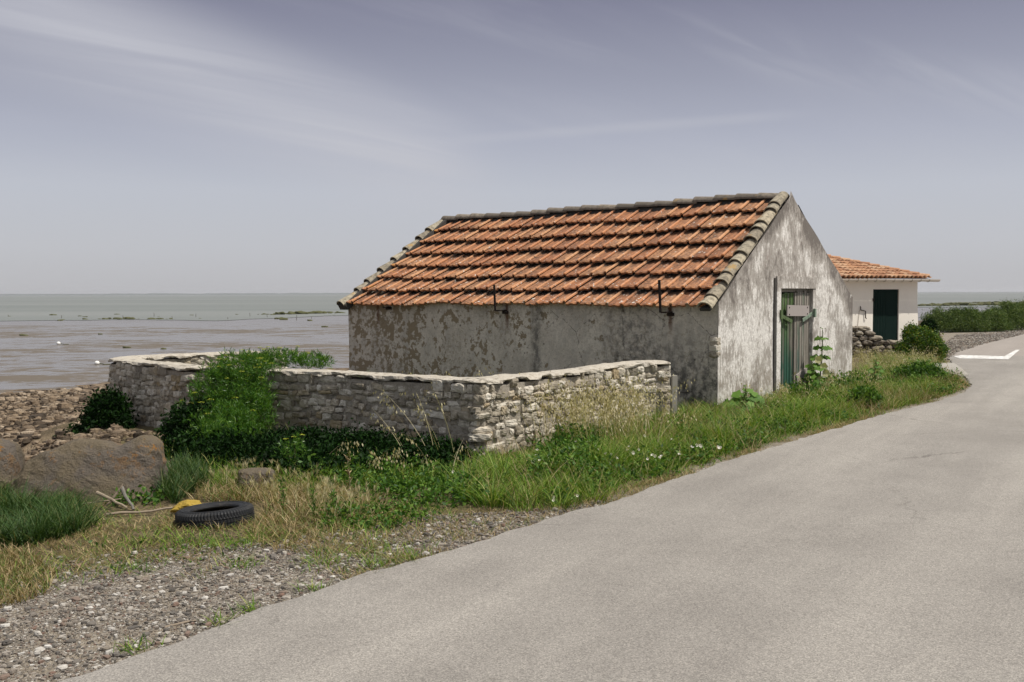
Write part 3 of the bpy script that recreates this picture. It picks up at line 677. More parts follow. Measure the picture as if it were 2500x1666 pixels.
# opening reveals
A.add([(D0, 0, -.4), (D0, .26, -.4), (D0, .26, DH), (D0, 0, DH)], [(3, 2, 1, 0)]); A.add([(D1, 0, -.4), (D1, .26, -.4), (D1, .26, DH), (D1, 0, DH)], [(0, 1, 2, 3)])
A.add([(D0, 0, DH), (D0, .26, DH), (D1, .26, DH), (D1, 0, DH)], [(0, 1, 2, 3)])
A.add([(0, .3, -.4), (SWD, .3, -.4), (SWD, .3, HE-.05), (0, .3, HE-.05)], [(3, 2, 1, 0)])
gb = A.build('gable_wall', mGable, shed); gb['label'] = 'streaked whitewashed gable wall facing the road'
bmj = bmesh.new(); bmj.from_mesh(gb.data); bmesh.ops.remove_doubles(bmj, verts=bmj.verts, dist=.0005); bmj.to_mesh(gb.data); bmj.free()
A = Acc()
ys = np.linspace(0.0, SL, 50); zs_ = np.linspace(-.5, HE+.035, 14)
grid_wall(A, lambda y, z: (-(.004) + (vn(y, z, 1.3, 8)-.5)*.035*min(1, y*2), y, z), ys, zs_, 0, 0)
A.add([(TH, 0.3, -.5), (TH, SL, -.5), (TH, SL, HE-.1), (TH, .3, HE-.1)], [(3, 2, 1, 0)])
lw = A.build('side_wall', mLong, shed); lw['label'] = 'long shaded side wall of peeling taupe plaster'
# far gable, back wall
bm = wallprism('x', [(0.01, -.5), (SWD-.01, -.5), (SWD-.01, HE-.03), (H2, HR-.08), (0.01, HE-.03)], SL-.60, SL, None); bmobj('far_gable_wall', bm, mLong, shed)
A = Acc(); A.box((SWD-.14, SL/2, (HE-.5)/2-.01), (.26, SL-.62, HE+.46)); A.build('back_wall', mLong, shed)

# roof tiles
def tiles(acc, O, a, b, n, rows, cols, row_l, col_w, seed, wfn=None, mi=0, rib=.034, drop=()):
    rr = np.random.RandomState(seed)
    us = np.array([0, .02, .09, .17, .21, .36, .46, .53, .60, .68, .80, .92, 1.0])
    pr = np.array([.30, 1, 1.05, 1.0, .06, .0, .08, .28, .28, .10, .0, .04, .12])*rib
    sc = np.array([.0, 0, .1, 0, .0, .2, .9, 1., 1., .9, .15, .0, .0])      # nibs on the lower edge
    vs = np.array([0, .05, .16, .55, 1.0])
    O, a, b, n = [np.array(q, float) for q in (O, a, b, n)]
    for r in range(rows):
        rs = rr.uniform(-.008, .008); wv = rr.rand()*9
        for c in range(cols):
            if (r, c) in drop: continue
            slip = .05 if (seed == 3 and (r, c) in ((0, 12), (0, 13), (2, 20))) else 0
            jl = rr.uniform(-.006, .008); js = rr.uniform(-.014, .014); jr = rr.uniform(-.012, .012); G = []
            for vi, v in enumerate(vs):
                for ui, u in enumerate(us):
                    s = (c+u*.985)*col_w; tt = r*row_l+v*(row_l*1.10)+js+(u-.5)*jr*2+(vn(c*.31+wv, r*1.7, 1, 3)-.5)*.06+slip; 
                    hgt = pr[ui]+(.098)*(1-v)+jl-.022
                    if vi <= 1: hgt += sc[ui]*.012; 
                    if vi == 0: tt -= sc[ui]*.010-.006*(ui < 4); hgt -= .010
                    p = O+a*s+b*tt+n*(hgt+rs)
                    p = np.array(wfn(p)) if wfn else p; G.append(p)
            k = len(us); low = []
            for ui, u in enumerate(us):
                p0 = np.array(G[ui]); low.append(p0-n*(.036)-b*0+b*.004)
            V = np.array(G+low); Fc = []
            for vi in range(len(vs)-1):
                for ui in range(k-1): Fc.append((vi*k+ui, vi*k+ui+1, (vi+1)*k+ui+1, (vi+1)*k+ui))
            m0 = len(vs)*k
            for ui in range(k-1): Fc.append((m0+ui, m0+ui+1, ui+1, ui))
            # side edges
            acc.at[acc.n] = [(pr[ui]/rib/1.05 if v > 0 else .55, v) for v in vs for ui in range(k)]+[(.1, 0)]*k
            acc.add(V, Fc, mi)
sl_ = math.hypot(H2, HR-HE); bx, bz = H2/sl_, (HR-HE)/sl_; slb = math.hypot(HB, HR-HE); cx_, cz_ = HB/slb, (HR-HE)/slb
OV = .13; ROWS = 7; rowl = (sl_+OV-.04)/ROWS; COLS = 28; colw = (SL-.14)/COLS
def roofwarp(p):
    x, y, z = p; sag = -.035*math.sin(math.pi*min(max(y/SL, 0), 1))*math.sin(math.pi*min(1, max(0, x/H2)))-.012*math.sin(y*2.1+x)
    q = min(max(x, 0), H2)/H2*(y/SL)
    return (x, y+SK*q, z+sag-LD*q)
A = Acc(); tiles(A, (-bx*OV, .13, HE+.0-bz*OV+.035), (0, 1, 0), (bx, 0, bz), (-bz, 0, bx), ROWS, COLS, rowl, colw, 3, roofwarp)
def backwarp(p):
    x, y, z = p; q = min(max(SWD-x, 0), HB)/HB*(y/SL); return (x, y+SK*q, z-LD*q)
tiles(A, (SWD+cx_*OV*.6, SL-.01, HE-cz_*OV*.6+.035), (0, -1, 0), (-cx_, 0, cz_), (cz_, 0, cx_), ROWS, COLS, (slb+OV*.6-.04)/ROWS, colw, 4, backwarp)
# under-deck
for s in (0, 1):
    f = (lambda x: x) if s == 0 else (lambda x: SWD-x)
    V = [(f(.04), 0.02, HE-.02), (f(.04), SL-.02, HE-.02), (f(H2), SL-.02+SK, HR-.07), (f(H2), 0.02, HR-.07)]
    A.add(V, [(0, 1, 2, 3)], 1)
roof = A.build('roof', [mTile, mDark], shed); 
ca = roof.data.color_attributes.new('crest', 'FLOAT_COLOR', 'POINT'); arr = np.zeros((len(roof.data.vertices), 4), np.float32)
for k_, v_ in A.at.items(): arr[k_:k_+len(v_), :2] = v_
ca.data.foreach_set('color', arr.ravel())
roof['label'] = 'orange interlocking clay tiles in seven courses'
# barrel tiles along verges and ridge
def barrel(acc, p, d, up, L, r0, r1, th=.016, half=True, rr=R, arc=1.0, flare=0):
    d = Vector(d).normalized(); up = Vector(up).normalized(); up = (up-d*up.dot(d)).normalized(); s = d.cross(up); n = 10; V = []
    p = Vector(p)
    for (t, r) in ((0, r0), (.5, (r0+r1)/2), (1, r1)):
        for rad in (r, r-th):
            for k in range(n+1):
                a = math.pi*(.5-arc/2)+math.pi*arc*k/n; V.append(p+d*L*t+s*math.cos(a)*rad*-1+up*(math.sin(a)*rad*.82))
    m_ = n+1; Fc = []
    for j in range(2):
        for k in range(n):
            o = j*2*m_; Fc.append((o+k, o+k+1, o+2*m_+k+1, o+2*m_+k)); o2 = o+m_; Fc.append((o2+k+1, o2+k, o2+2*m_+k, o2+2*m_+k+1))
    for j in (0, 2):
        o = j*2*m_
        for k in range(n): Fc.append((o+k+1, o+k, o+m_+k, o+m_+k+1) if j == 0 else (o+k, o+k+1, o+m_+k+1, o+m_+k))
    for k in (0, n):
        for j in range(2):
            o = j*2*m_+k; Fc.append((o, o+2*m_, o+3*m_, o+m_))
    acc.add([tuple(v) for v in V], Fc)
rr = np.random.RandomState(12)
for (nm, yb, yt, cnt, lab) in (('verge_tiles', .125, .125, 11, 'curved pale clay verge tiles on the near roof edge'), ('verge_tiles', SL+.02, SL+.02+SK, 8, 'curved grey clay verge tiles on the far roof edge')):
    A = Acc(); B = Acc()
    lo = Vector((-bx*(OV+.06), yb, HE-bz*(OV+.06)+.02)); hi = Vector((H2-.03, yt, HR+.0-(LD if yb > 1 else 0)))
    dd = hi-lo; Ltot = dd.length; dn_ = dd.normalized(); upn = Vector((-bz, 0, bx)); cuts = np.sort(np.concatenate([[0], (np.arange(1, cnt)+rr.uniform(-.22, .22, cnt-1))/cnt, [1]]))
    for i in range(cnt):
        p = lo+dd*cuts[i]; ln = (cuts[i+1]-cuts[i])*Ltot+.07
        dir_ = (dn_+Vector((0, rr.uniform(-.03, .03), 0))).normalized()
        barrel(A, p+upn*(.062+rr.uniform(0, .016)), dir_+upn*-.11, upn, ln, .122+rr.uniform(-.012, .010), .098, .020, rr=rr)
    # dark bedding mortar beneath
    q = [lo+Vector((0, s*.085, 0))+upn*z_ for s, z_ in (((-1, .02), (-1, .06), (1, .06), (1, .02)) if yb < 1 else ((-1.9, -.03), (-1.7, .10), (.9, .09), (.9, -.03)))]; q2 = [v+dd*1.0 for v in q]
    A.add([tuple(v) for v in q+q2], [(i, (i+1) % 4, 4+(i+1) % 4, 4+i) for i in range(4)]+[(3, 2, 1, 0), (4, 5, 6, 7)], 1)
    o = A.build(nm, [mVerge, mDark], shed); o['label'] = lab
    if yb < 1: continue
    A = Acc(); lo = Vector((SWD+cx_*(OV), yb, HE-cz_*OV+.02)); hi = Vector((H2+.03, yt, HR)); dd = hi-lo; upn = Vector((cz_, 0, cx_))
    for i in range(cnt): barrel(A, lo+dd*(i/cnt)+upn*.03, dd.normalized()+upn*-.08, upn, dd.length/cnt+.06, .11, .095)
    A.build(nm, mVerge, shed)
A = Acc(); cnt = 19
for i in range(cnt):
    f0 = (i)/cnt; y0 = .10+(SL+SK-.10)*f0; ln = (SL+SK-.1)/cnt+.07
    sag = -.012*math.sin(y0*2.1+H2)
    p = Vector((H2, y0+ln-.03, HR-LD*f0+.045+sag+rr.uniform(-.006, .008)))
    barrel(A, p, (rr.uniform(-.015, .015), -1, -.045+rr.uniform(-.01, .01)), (0, 0, 1), ln, .128, .108, .018)
V = [(H2-.13, .02, HR-.06), (H2, .02, HR+.08), (H2+.13, .02, HR-.06)]; V2 = [(v[0], SL+SK-.02, v[2]-LD) for v in V]
A.add(V+V2, [(0, 1, 4, 3), (1, 2, 5, 4)], 1)
o = A.build('ridge_tiles', [mRidge, mDark], shed); o['label'] = 'dark lichened half round ridge tiles'
# mortar wedge under near verge on the gable's edge
# door
dr = mesh('door', np.array([(D0, .25, -.3), (D1, .25, -.3), (D1, .25, DH+.02), (D0, .25, DH+.02)], float), np.array([(0, 1, 2, 3)]), simple('dark_interior', (.01, .011, .01), .9), shed)
rr = np.random.RandomState(5)
mid = (D0+D1)/2
for nm, x0, x1, m_, lab, tops in (('door_leaf', D0+.02, mid+.0, mDoorG, 'left leaf of flaking green boards', (.06, .10)), ('door_leaf', mid+.035, D1-.02, mDoorW, 'right leaf of bare grey boards', (.04, .09))):
    A = Acc(); n = 6; w0 = (x1-x0)/n
    for i in range(n):
        zt = DH-rr.uniform(*tops); zb = -.12+rr.uniform(0, .08); gapx = .012; x = x0+w0*(i+.5); yy = .052+rr.uniform(-.006, .006)+(.016 if m_ is mDoorG else 0)
        A.box((x, yy, (zt+zb)/2), (w0-gapx, .028, zt-zb)); A.box((x+w0*.32, yy-.017, (zt+zb)/2), (.012, .010, zt-zb-.02))
    for zz in (.35, 1.45): A.box(((x0+x1)/2, .105, zz), (x1-x0-.04, .03, .09))
    o = A.build(nm, m_, dr); o['label'] = lab
A = Acc(); Rm = np.array(Matrix.Rotation(.022, 3, 'Y')); A.box((2.92, -.003, 1.49), (.92, .024, .185), Rm); o = A.build('notice_board', mBoard, dr); o['label'] = 'blank grey board nailed across both leaves'
for dx_, dz_ in ((-.38, .06), (-.38, -.06), (.38, .05), (.38, -.06)): 
    A = Acc(); A.box((2.92+dx_, -.017, 1.49+dz_), (.022, .008, .022)); A.build('nail', mIron, o)
A = Acc(); A.box((3.22, .022, .33), (.52, .022, .24), np.array(Matrix.Rotation(-.25, 3, 'Y'))); o = A.build('patch_board', mBoard, dr); o['label'] = 'slanted pale board low on the right leaf'
for x0, x1, z0, z1, m_ in ((D0-.03, D0+.50, 1.44, 1.31, mHinge), (D1+.03, D1-.42, 1.44, 1.32, mHinge2)):
    A = Acc(); L = math.hypot(x1-x0, z1-z0); an = math.atan2(z1-z0, x1-x0)
    A.box(((x0+x1)/2, -.010, (z0+z1)/2), (L, .014, .06), np.array(Matrix.Rotation(-an, 3, 'Y')))
    A.box((x0, -.045, z0), (.06, .04, .15)); 
    for f in (.2, .5, .8): A.box((x0+(x1-x0)*f, -.019, z0+(z1-z0)*f), (.018, .012, .018))
    A.build('hinge', m_, dr)
A = Acc(); ft = .014
A.box((D0-.085, -.012, DH/2-.15), (.16, .05, DH+.30-.0)); A.box((D1+.07, -.002, DH/2-.15), (.13, .034, DH+.30)); A.box(((D0+D1)/2, -.010, DH+.10), (D1-D0+.30, .044, .20))
A.build('door_frame', mGable, dr)
A = Acc(); A.box((D0-.195, -.012, DH/2+.0), (.055, .012, DH+.34)); o = A.build('dark_joint', mDark, dr); o['label'] = 'dark open joint along the left side of the door frame'
A = Acc(); A.box((mid, .11, DH-.035), (D1-D0-.02, .06, .05)); A.box((mid+.3, .07, DH-.07), (.3, .02, .05), np.array(Matrix.Rotation(.1, 3, 'Y'))); A.build('lintel', mDoorW, dr)
# brackets
for yb, zt, nm in ((.86, 2.0, 'b'), (4.15, 1.95, 'b')):
    A = Acc(); A.box((-.20, yb+.02, (1.5+zt)/2), (.012, .042, zt-1.5), np.array(Matrix.Rotation(-.05, 3, 'X'))); A.box((-.11, yb-.05, 1.505), (.2, .10, .022)); A.box((-.02, yb-.07, 1.47), (.03, .12, .05))
    A.build('iron_bracket', mIron, shed)
A = Acc(); A.box((-.06, 7.0, 1.54), (.12, .10, .025)); A.box((-.01, 7.0, 1.52), (.02, .16, .05)); A.build('bracket_stub', mIron, shed)
# exposed quoin
A = Acc(); rr = np.random.RandomState(9)
for z_, s in ((.98, .13), (1.10, .11), (.88, .11), (1.04, .07)): stone(A, (.035, .065, z_), (.14, .15, s), (1, 0), CS4, 4, .12, rr, .15)
o = A.build('exposed_stone', mStone, shed); o['label'] = 'rough stones laid bare at the corner'

# ---------------------------------------------------------------- cottage behind
CE = 2.24; CTH = math.radians(28); hw = 3.1; dpt = 5.4
hut = empty('white_cottage', (13.92-math.cos(CTH)*hw, 34.2-math.sin(CTH)*hw, 0), CTH, label='small cream rendered cottage with hipped orange roof and dark green door behind the shed', cat='cottage')
DX0, DX1, DT = hw-2.13, hw-.90, 1.90
A = Acc()
def bat(z): return .35*max(0, (.9-z)/.9)**2*0+.03*max(0, (1.6-z))     # wall spreads slightly at foot
zs_ = np.linspace(-.3, CE, 10)
def wseg(x0, x1, z0, z1):
    n = 8
    for k in range(n):
        a, b = z0+(z1-z0)*k/n, z0+(z1-z0)*(k+1)/n
        xa0 = x0 - (bat(a) if x0 == -hw else 0); xa1 = x1+(bat(a)*2.2 if x1 == hw else 0); xb0 = x0-(bat(b) if x0 == -hw else 0); xb1 = x1+(bat(b)*2.2 if x1 == hw else 0)
        A.add([(xa0, 0, a), (xa1, 0, a), (xb1, 0, b), (xb0, 0, b)], [(0, 1, 2, 3)])
wseg(-hw, DX0, -.5, CE); wseg(DX1, hw, -.5, CE); wseg(DX0, DX1, DT, CE)
for x, fl in ((DX0, 1), (DX1, 0)):
    V = [(x, 0, -.5), (x, .12, -.5), (x, .12, DT), (x, 0, DT)]; A.add(V, [(3, 2, 1, 0)] if fl else [(0, 1, 2, 3)])
for x in (-hw, hw):
    s = 1 if x > 0 else -1; n = 8
    for k in range(n):
        a, b = -.5+(CE+.5)*k/n, -.5+(CE+.5)*(k+1)/n; o_ = 2.2 if s > 0 else 1
        A.add([(x+s*bat(a)*o_, 0, a), (x+s*bat(a)*o_, dpt, a), (x+s*bat(b)*o_, dpt, b), (x+s*bat(b)*o_, 0, b)], [(0, 1, 2, 3) if s > 0 else (3, 2, 1, 0)])
A.add([(-hw, dpt, -.5), (hw, dpt, -.5), (hw, dpt, CE), (-hw, dpt, CE)], [(3, 2, 1, 0)])
A.build('wall', mWhiteW, hut)
A = Acc(); A.box(((DX0+DX1)/2, .06, (DT-.1)/2), (DX1-DX0-.01, .04, DT+.1))
for k in range(6): A.box((DX0+.07+k*.122, .035, (DT-.1)/2), (.112, .014, DT+.06))
d2 = A.build('door', mDkGreen, hut); A = Acc(); A.box((DX0+.0, -.01, 1.55), (.05, .04, .10)); A.build('hinge', mIron, d2); A = Acc(); A.box((DX0+.0, -.01, .45), (.05, .04, .10)); A.build('hinge', mIron, d2)
# hip roof
rp = math.tan(math.radians(17)); oh = .26; rz_h = (dpt/2+oh)*rp
A = Acc()
ze = CE+.06; ridge = [(-hw+dpt/2-.0, dpt/2, ze+rz_h), (hw-dpt/2, dpt/2, ze+rz_h)]
if ridge[0][0] > ridge[1][0]: mm = 0.0; ridge = [(mm-.02, dpt/2, ze+rz_h), (mm+.02, dpt/2, ze+rz_h)]
cn = [(-hw-oh, -oh), (hw+oh, -oh), (hw+oh, dpt+oh), (-hw-oh, dpt+oh)]
V = [(x, y, ze-.045) for x, y in cn]+[(r[0], r[1], r[2]-.045) for r in ridge]
RB = Acc(); RB.add(V, [(0, 1, 5, 4), (2, 3, 4, 5)])
RB.add(V, [(1, 2, 5, 5), (3, 0, 4, 4)]) if False else None
def canal_slope(acc, P0, P1, apex0, apex1, seed):
    # canal tiles: rows of small barrels running down the slope
    rr = np.random.RandomState(seed); P0, P1, a0, a1 = [Vector(p) for p in (P0, P1, apex0, apex1)]
    e = (P1-P0); Le = e.length; e.normalize(); m0 = (a0+a1)/2; dn = (m0-P0); dn = dn-e*dn.dot(e); Ls = dn.length; dn.normalize(); nn = e.cross(dn)
    if nn.z < 0: nn = -nn
    pw = .205; n = int(Le/pw); rl = .33
    s0 = (a0-P0).dot(e); s1 = (a1-P0).dot(e)
    for c in range(n):
        s = (c+.5)*Le/n
        top = Ls*min(1, s/max(s0, .01)) if s < s0 else (Ls*min(1, (Le-s)/max(Le-s1, .01)) if s > s1 else Ls)
        k = 0; d = -.06
        while d < top-.05:
            ln = min(rl*1.15, top-d+.05)
            barrel(acc, P0+e*(s+rr.uniform(-.01, .01))+dn*d+nn*(.0+rr.uniform(0, .012)), dn+nn*-.05, nn, ln, .095, .078, .014, rr=rr, arc=.95)
            # the channel between
            p = P0+e*(s+Le/n/2)+dn*d+nn*(.01); q = p+dn*(ln); ss = e*.06
            acc.add([tuple(p-ss+nn*.03), tuple(p+nn*-.012), tuple(q+nn*-.03), tuple(q-ss+nn*.01)], [(0, 1, 2, 3)]); acc.add([tuple(p+nn*-.012), tuple(p+ss+nn*.03), tuple(q+ss+nn*.01), tuple(q+nn*-.03)], [(0, 1, 2, 3)])
            d += rl*rr.uniform(.95, 1.05)
canal_slope(RB, (cn[0][0], cn[0][1], ze), (cn[1][0], cn[1][1], ze), ridge[0], ridge[1], 1)
canal_slope(RB, (cn[1][0], cn[1][1], ze), (cn[2][0], cn[2][1], ze), (ridge[1][0], ridge[1][1], ridge[1][2]), (ridge[1][0], ridge[1][1]+.01, ridge[1][2]), 2)
canal_slope(RB, (cn[3][0], cn[3][1], ze), (cn[0][0], cn[0][1], ze), (ridge[0][0], ridge[0][1]+.01, ridge[0][2]), (ridge[0][0], ridge[0][1], ridge[0][2]), 3)
crf = RB.build('roof', mTile2, hut)
for a_, b_ in ((cn[1], ridge[1]), (cn[0], ridge[0])):
    A = Acc(); a3 = Vector((a_[0], a_[1], ze+.03)); b3 = Vector(b_)+Vector((0, 0, .05)); n = 13
    for i in range(n): barrel(A, a3+(b3-a3)*(i/n), (b3-a3).normalized()+Vector((0, 0, -.06)), (0, 0, 1), (b3-a3).length/n*1.15, .11, .09)
    A.build('hip_tiles', mTile2, crf)
# gutter: half-round trough
A = Acc(); n = 8; x0, x1 = -hw-oh, hw+oh+.32; yy = -oh-.12; zg = CE+.0; V = []
xsg = np.linspace(x0, x1, 28)
for x in xsg:
    for r in (.085, .076):
        for k in range(n+1): a = math.pi*k/n; V.append((x, yy-math.cos(a)*r, zg-math.sin(a)*r+.004*math.sin(x*3)))
m_ = n+1; Fc = []
for i in range(len(xsg)-1):
    o = i*2*m_
    for k in range(n): Fc.append((o+k, o+2*m_+k, o+2*m_+k+1, o+k+1)); Fc.append((o+m_+k, o+m_+k+1, o+3*m_+k+1, o+3*m_+k))
    Fc.append((o, o+m_, o+3*m_, o+2*m_)); Fc.append((o+n, o+2*m_+n, o+3*m_+n, o+m_+n))
for o in (0, (len(xsg)-1)*2*m_):
    for k in range(n): Fc.append((o+k, o+k+1, o+m_+k+1, o+m_+k))
A.add(V, Fc)
gu = A.build('gutter', mGutter, hut)
x = x0+.2; BR = []
while x < x1-.2:
    A = Acc(); A.tube([(x, yy-math.cos(math.pi*k/8)*.092, zg-math.sin(math.pi*k/8)*.092) for k in range(9)], .010, 6); A.build('gutter_bracket', mMortar, gu); x += .42
A = Acc(); px0 = hw-2.62
A.tube([(px0-.12, -.03, 1.34), (px0-.12, -.04, 1.22), (px0+.10, -.04, 1.18), (px0+.11, -.04, .96), (px0+.15, -.04, .93)], .017, 6)
pp = A.build('water_pipe', mIron, hut)
A = Acc(); A.tube([(px0-.15, -.02, 1.22), (px0-.20, -.02, .9), (px0-.24, -.02, .6), (px0-.27, -.02, .35)], .007, 6); A.build('cable', mStick, hut)

# low buttress wall beyond the cottage
A = Acc(); rr = np.random.RandomState(3)
A.box((0, .2, .25), (.6, .3, 1.0)); A.box((-.3, .1, .1), (.4, .3, .8), np.array(Matrix.Rotation(-.4, 3, 'Y')))
for k in range(12): stone(A, (rr.uniform(.15, .75), rr.uniform(-.2, .2), rr.uniform(0, .45)), (.26, .22, .2), (1, 0), CS4, 3, .15, rr, .4)
o = A.build('low_sea_wall', mDStone, loc=(14.3, 34.9, .05)); tag(o, 'low pinkish rendered sea wall stub right of the white cottage', 'wall')

# dry stone wall in front of the cottage
dw0 = (9.2, 27.3, 0)
dw = empty('ruined_stone_wall', dw0, label='low dark ruined dry stone wall between shed and cottage', cat='stone wall')
rr = np.random.RandomState(21); A = Acc()
for ln, (x0, x1, hfn) in enumerate([(0, 0, 0)]):
    z = -.1; k = 0
    while z < .98:
        ch = rr.uniform(.10, .15); x = -.6+rr.uniform(-.1, .1)
        while x < 2.0:
            l = rr.uniform(.15, .42); top = np.interp(x, [-.6, .35, .5, .75, 1.35, 1.6, 2.0], [.95, .92, .66, .55, .52, .34, .18])
            if z+ch < top+.06:
                for yy in (0, .22): stone(A, (x+l/2, yy+rr.uniform(-.03, .03), z+ch/2), (l-.015, .26, ch-.008), (1, rr.uniform(-.1, .1)), CS4, 3.5, .16, rr, .12)
            x += l
        z += ch
A.build('dry_stones', mDStone, dw)

# ---------------------------------------------------------------- boulders
def boulder(name, loc, dims, rot, seed, shape=None, **k):
    V, Fc = cubesphere(26); rr = np.random.RandomState(seed); r = (np.abs(V)**4.5).sum(1)**(1/4.5); P = V/r[:, None]
    if shape: P = shape(P)
    o = rr.rand(3)*50
    n = (fbm(P[:, 0]*1.2+o[0]+P[:, 1]*.4, P[:, 2]*1.2+o[1]+P[:, 1]*.9, 1.0, 5, 5)-.5)
    n2 = np.abs(fbm(P[:, 0]*1.6+o[1]-P[:, 1]*.7, P[:, 2]*2.2+P[:, 0]*1.3+o[2], 1.4, 15, 4)-.5)
    P = P*(1+.20*n[:, None]-.16*(.25-np.minimum(n2, .25))[:, None])
    P = P*np.array(dims)/2; ob = mesh(name, P, Fc, mBoul, smooth=False, loc=loc, rot=rot); return tag(ob, **k)
def bshape(P):
    P = P.copy(); up = (P[:, 2]+1)/2
    top = np.interp(P[:, 0], [-1, -.75, -.2, .25, .45, .75, .92, 1], [.42, .74, .98, .95, .92, 1.10, 1.08, .86])
    P[:, 2] = -1+2*up*top; P[:, 1] *= 1-.35*up; return P
boulder('boulder', (-3.82, 8.95, .12), (1.34, .80, .80), (-.25, .04, .06), 3, bshape, label='big brown lichen spotted boulder beside the curved stone wall', cat='boulder')
boulder('boulder', (-4.90, 8.95, .12), (.86, .8, .78), (-.2, .0, .3), 8, None, label='grey brown boulder cut off by the left edge of the photo', cat='boulder')
boulder('boulder', (-2.38, 9.2, .07), (.34, .26, .22), (0, 0, .3), 11, None, label='small dark boulder behind the discarded tyre', cat='boulder')

# ---------------------------------------------------------------- tyre and litter
ty = empty('car_tyre', (-2.35, 7.80, 0), label='discarded black car tyre lying flat at the edge of the dry grass', cat='tyre')
ty.rotation_euler = (math.radians(-2.5), math.radians(-3.5), 0); ty.location.z = -.02
A = Acc(); NS = 216; zc_ = .045
prof = [(.185, .070), (.190, .082), (.205, .090), (.225, .094), (.25, .097), (.272, .093), (.288, .085), (.297, .074), (.301, .055), (.3015, .038), (.296, .036), (.296, .030), (.3025, .028), (.3025, .004), (.297, .002), (.297, -.004), (.3025, -.006), (.3015, -.035), (.296, -.04), (.301, -.055), (.296, -.076), (.275, -.093), (.225, -.094), (.19, -.085), (.19, -.06), (.25, -.055), (.275, -.02), (.275, .03), (.25, .058), (.2, .055), (.187, .062)]
V = []
for i in range(NS):
    a = 2*math.pi*i/NS
    for j, (r, z_) in enumerate(prof):
        if 5 <= j <= 8 and i % 3 == 0: r -= .009
        if 10 <= j <= 20 and (i+1) % 3 == 0: r -= .006
        V.append((r*math.cos(a), r*math.sin(a), z_+zc_))
m_ = len(prof); Fc = [(i*m_+j, ((i+1) % NS)*m_+j, ((i+1) % NS)*m_+(j+1) % m_, i*m_+(j+1) % m_) for i in range(NS) for j in range(m_)]
A.add(V, Fc); A.build('tread_and_sidewall', mRub, ty)
A = Acc()
for r_, zz in ((.232, .0962), (.262, .0965)):
    A.tube([(r_*math.cos(2*math.pi*i/96), r_*math.sin(2*math.pi*i/96), zz+zc_-.001) for i in range(97)], .0028, 6, cap=False)
A.build('sidewall_rib', mRub, ty)
# yellow cloth
V, Fc = cubesphere(12); r = (np.abs(V)**2.5).sum(1)**(1/2.5); P = V/r[:, None]
n = fbm(P[:, 0]*2+4, P[:, 1]*2+P[:, 2]+7, 1.3, 4, 3)-.5; P = P*(1+.6*n[:, None]); P = P*np.array((.12, .10, .05)); P[:, 2] += .05-.12*P[:, 0]*0; P[:, 2] *= np.interp(P[:, 0], [-.2, .0, .2], [.35, 1, 1.0])
tag(mesh('plastic_bag', P, Fc, mPlastic, loc=(-2.66, 8.06, .02), rot=(0, 0, .25), smooth=False), 'crumpled yellow plastic bag behind the black tyre', 'bag')
def stick(name, pts, r, label, m=None, n=6):
    pts = [Vector(p) for p in pts]; A = Acc(); b = pts[0]; Q = []
    for i in range(len(pts)-1):
        for k in range(3): q = pts[i].lerp(pts[i+1], k/3)-b; Q.append(q+Vector((R.uniform(-1, 1), R.uniform(-1, 1), R.uniform(-1, 1)))*r*.5)
    Q.append(pts[-1]-b); A.tube(Q, [r*(1-.5*i/len(Q)) for i in range(len(Q))], 8); o = A.build(name, m or mStick, loc=b); tag(o, label, 'stick')
stick('driftwood_stick', [(-3.42, 8.32, .02), (-3.34, 8.34, .13), (-3.30, 8.36, .20)], .011, 'thin upright grey stick leaning on the big boulder')
stick('driftwood_stick', [(-3.50, 8.30, .14), (-3.36, 8.26, .09), (-3.22, 8.24, .02)], .016, 'pale broken stick slanting down at the foot of the big boulder')
stick('driftwood_stick', [(-3.95, 8.20, .02), (-3.6, 8.25, .05), (-3.3, 8.33, .08)], .009, 'long thin stick lying against the foot of the big boulder')
stick('driftwood_stick', [(-3.30, 8.02, .02), (-2.95, 8.06, .035), (-2.66, 8.16, .06)], .012, 'long straight stick lying between boulder and yellow bag')
stick('driftwood_stick', [(-3.32, 8.40, .16), (-3.24, 8.30, .08), (-3.16, 8.22, .01)], .017, 'dark forked stick in front of the big boulder', mLog)
p0 = gp(-30, 1322); p1 = gp(118, 1311)
stick('driftwood_log', [(p0[0], p0[1], .04), (p1[0], p1[1], .05)], .033, 'grey rounded log lying in the grass at the left edge', mLog)
p0 = gp(400, 1536); p1 = gp(478, 1524)
stick('driftwood_stick', [(p0[0], p0[1], .01), (p1[0], p1[1], .02)], .008, 'straw coloured stick on the gravel near the road edge')

# buoys on the mud
for i, (x, y, s, lab) in enumerate(((237, 887, .10, 'white round buoy on the mud just left of the curved wall'), (143, 838, .11, 'farther small white buoy out on the open mudflat'))):
    g = gp(x, y+4, MZ); A = Acc(); rt = empty('mooring_buoy', (g[0], g[1], MZ), label=lab, cat='buoy', group='white buoys lying on the mudflat')
    V, Fc = cubesphere(6); P = V/np.linalg.norm(V, axis=1)[:, None]*s; P[:, 2] = P[:, 2]*.9+s*.7; A.add(P, Fc); A.build('float', mBuoy, rt, smooth=True)
    A = Acc(); A.tube([(s*.7, 0, s*.5), (s*1.8, .1, .03), (s*3.4, -.1, .02), (s*5, .05, .02)], .02, 6); A.build('rope', mWeed, rt)

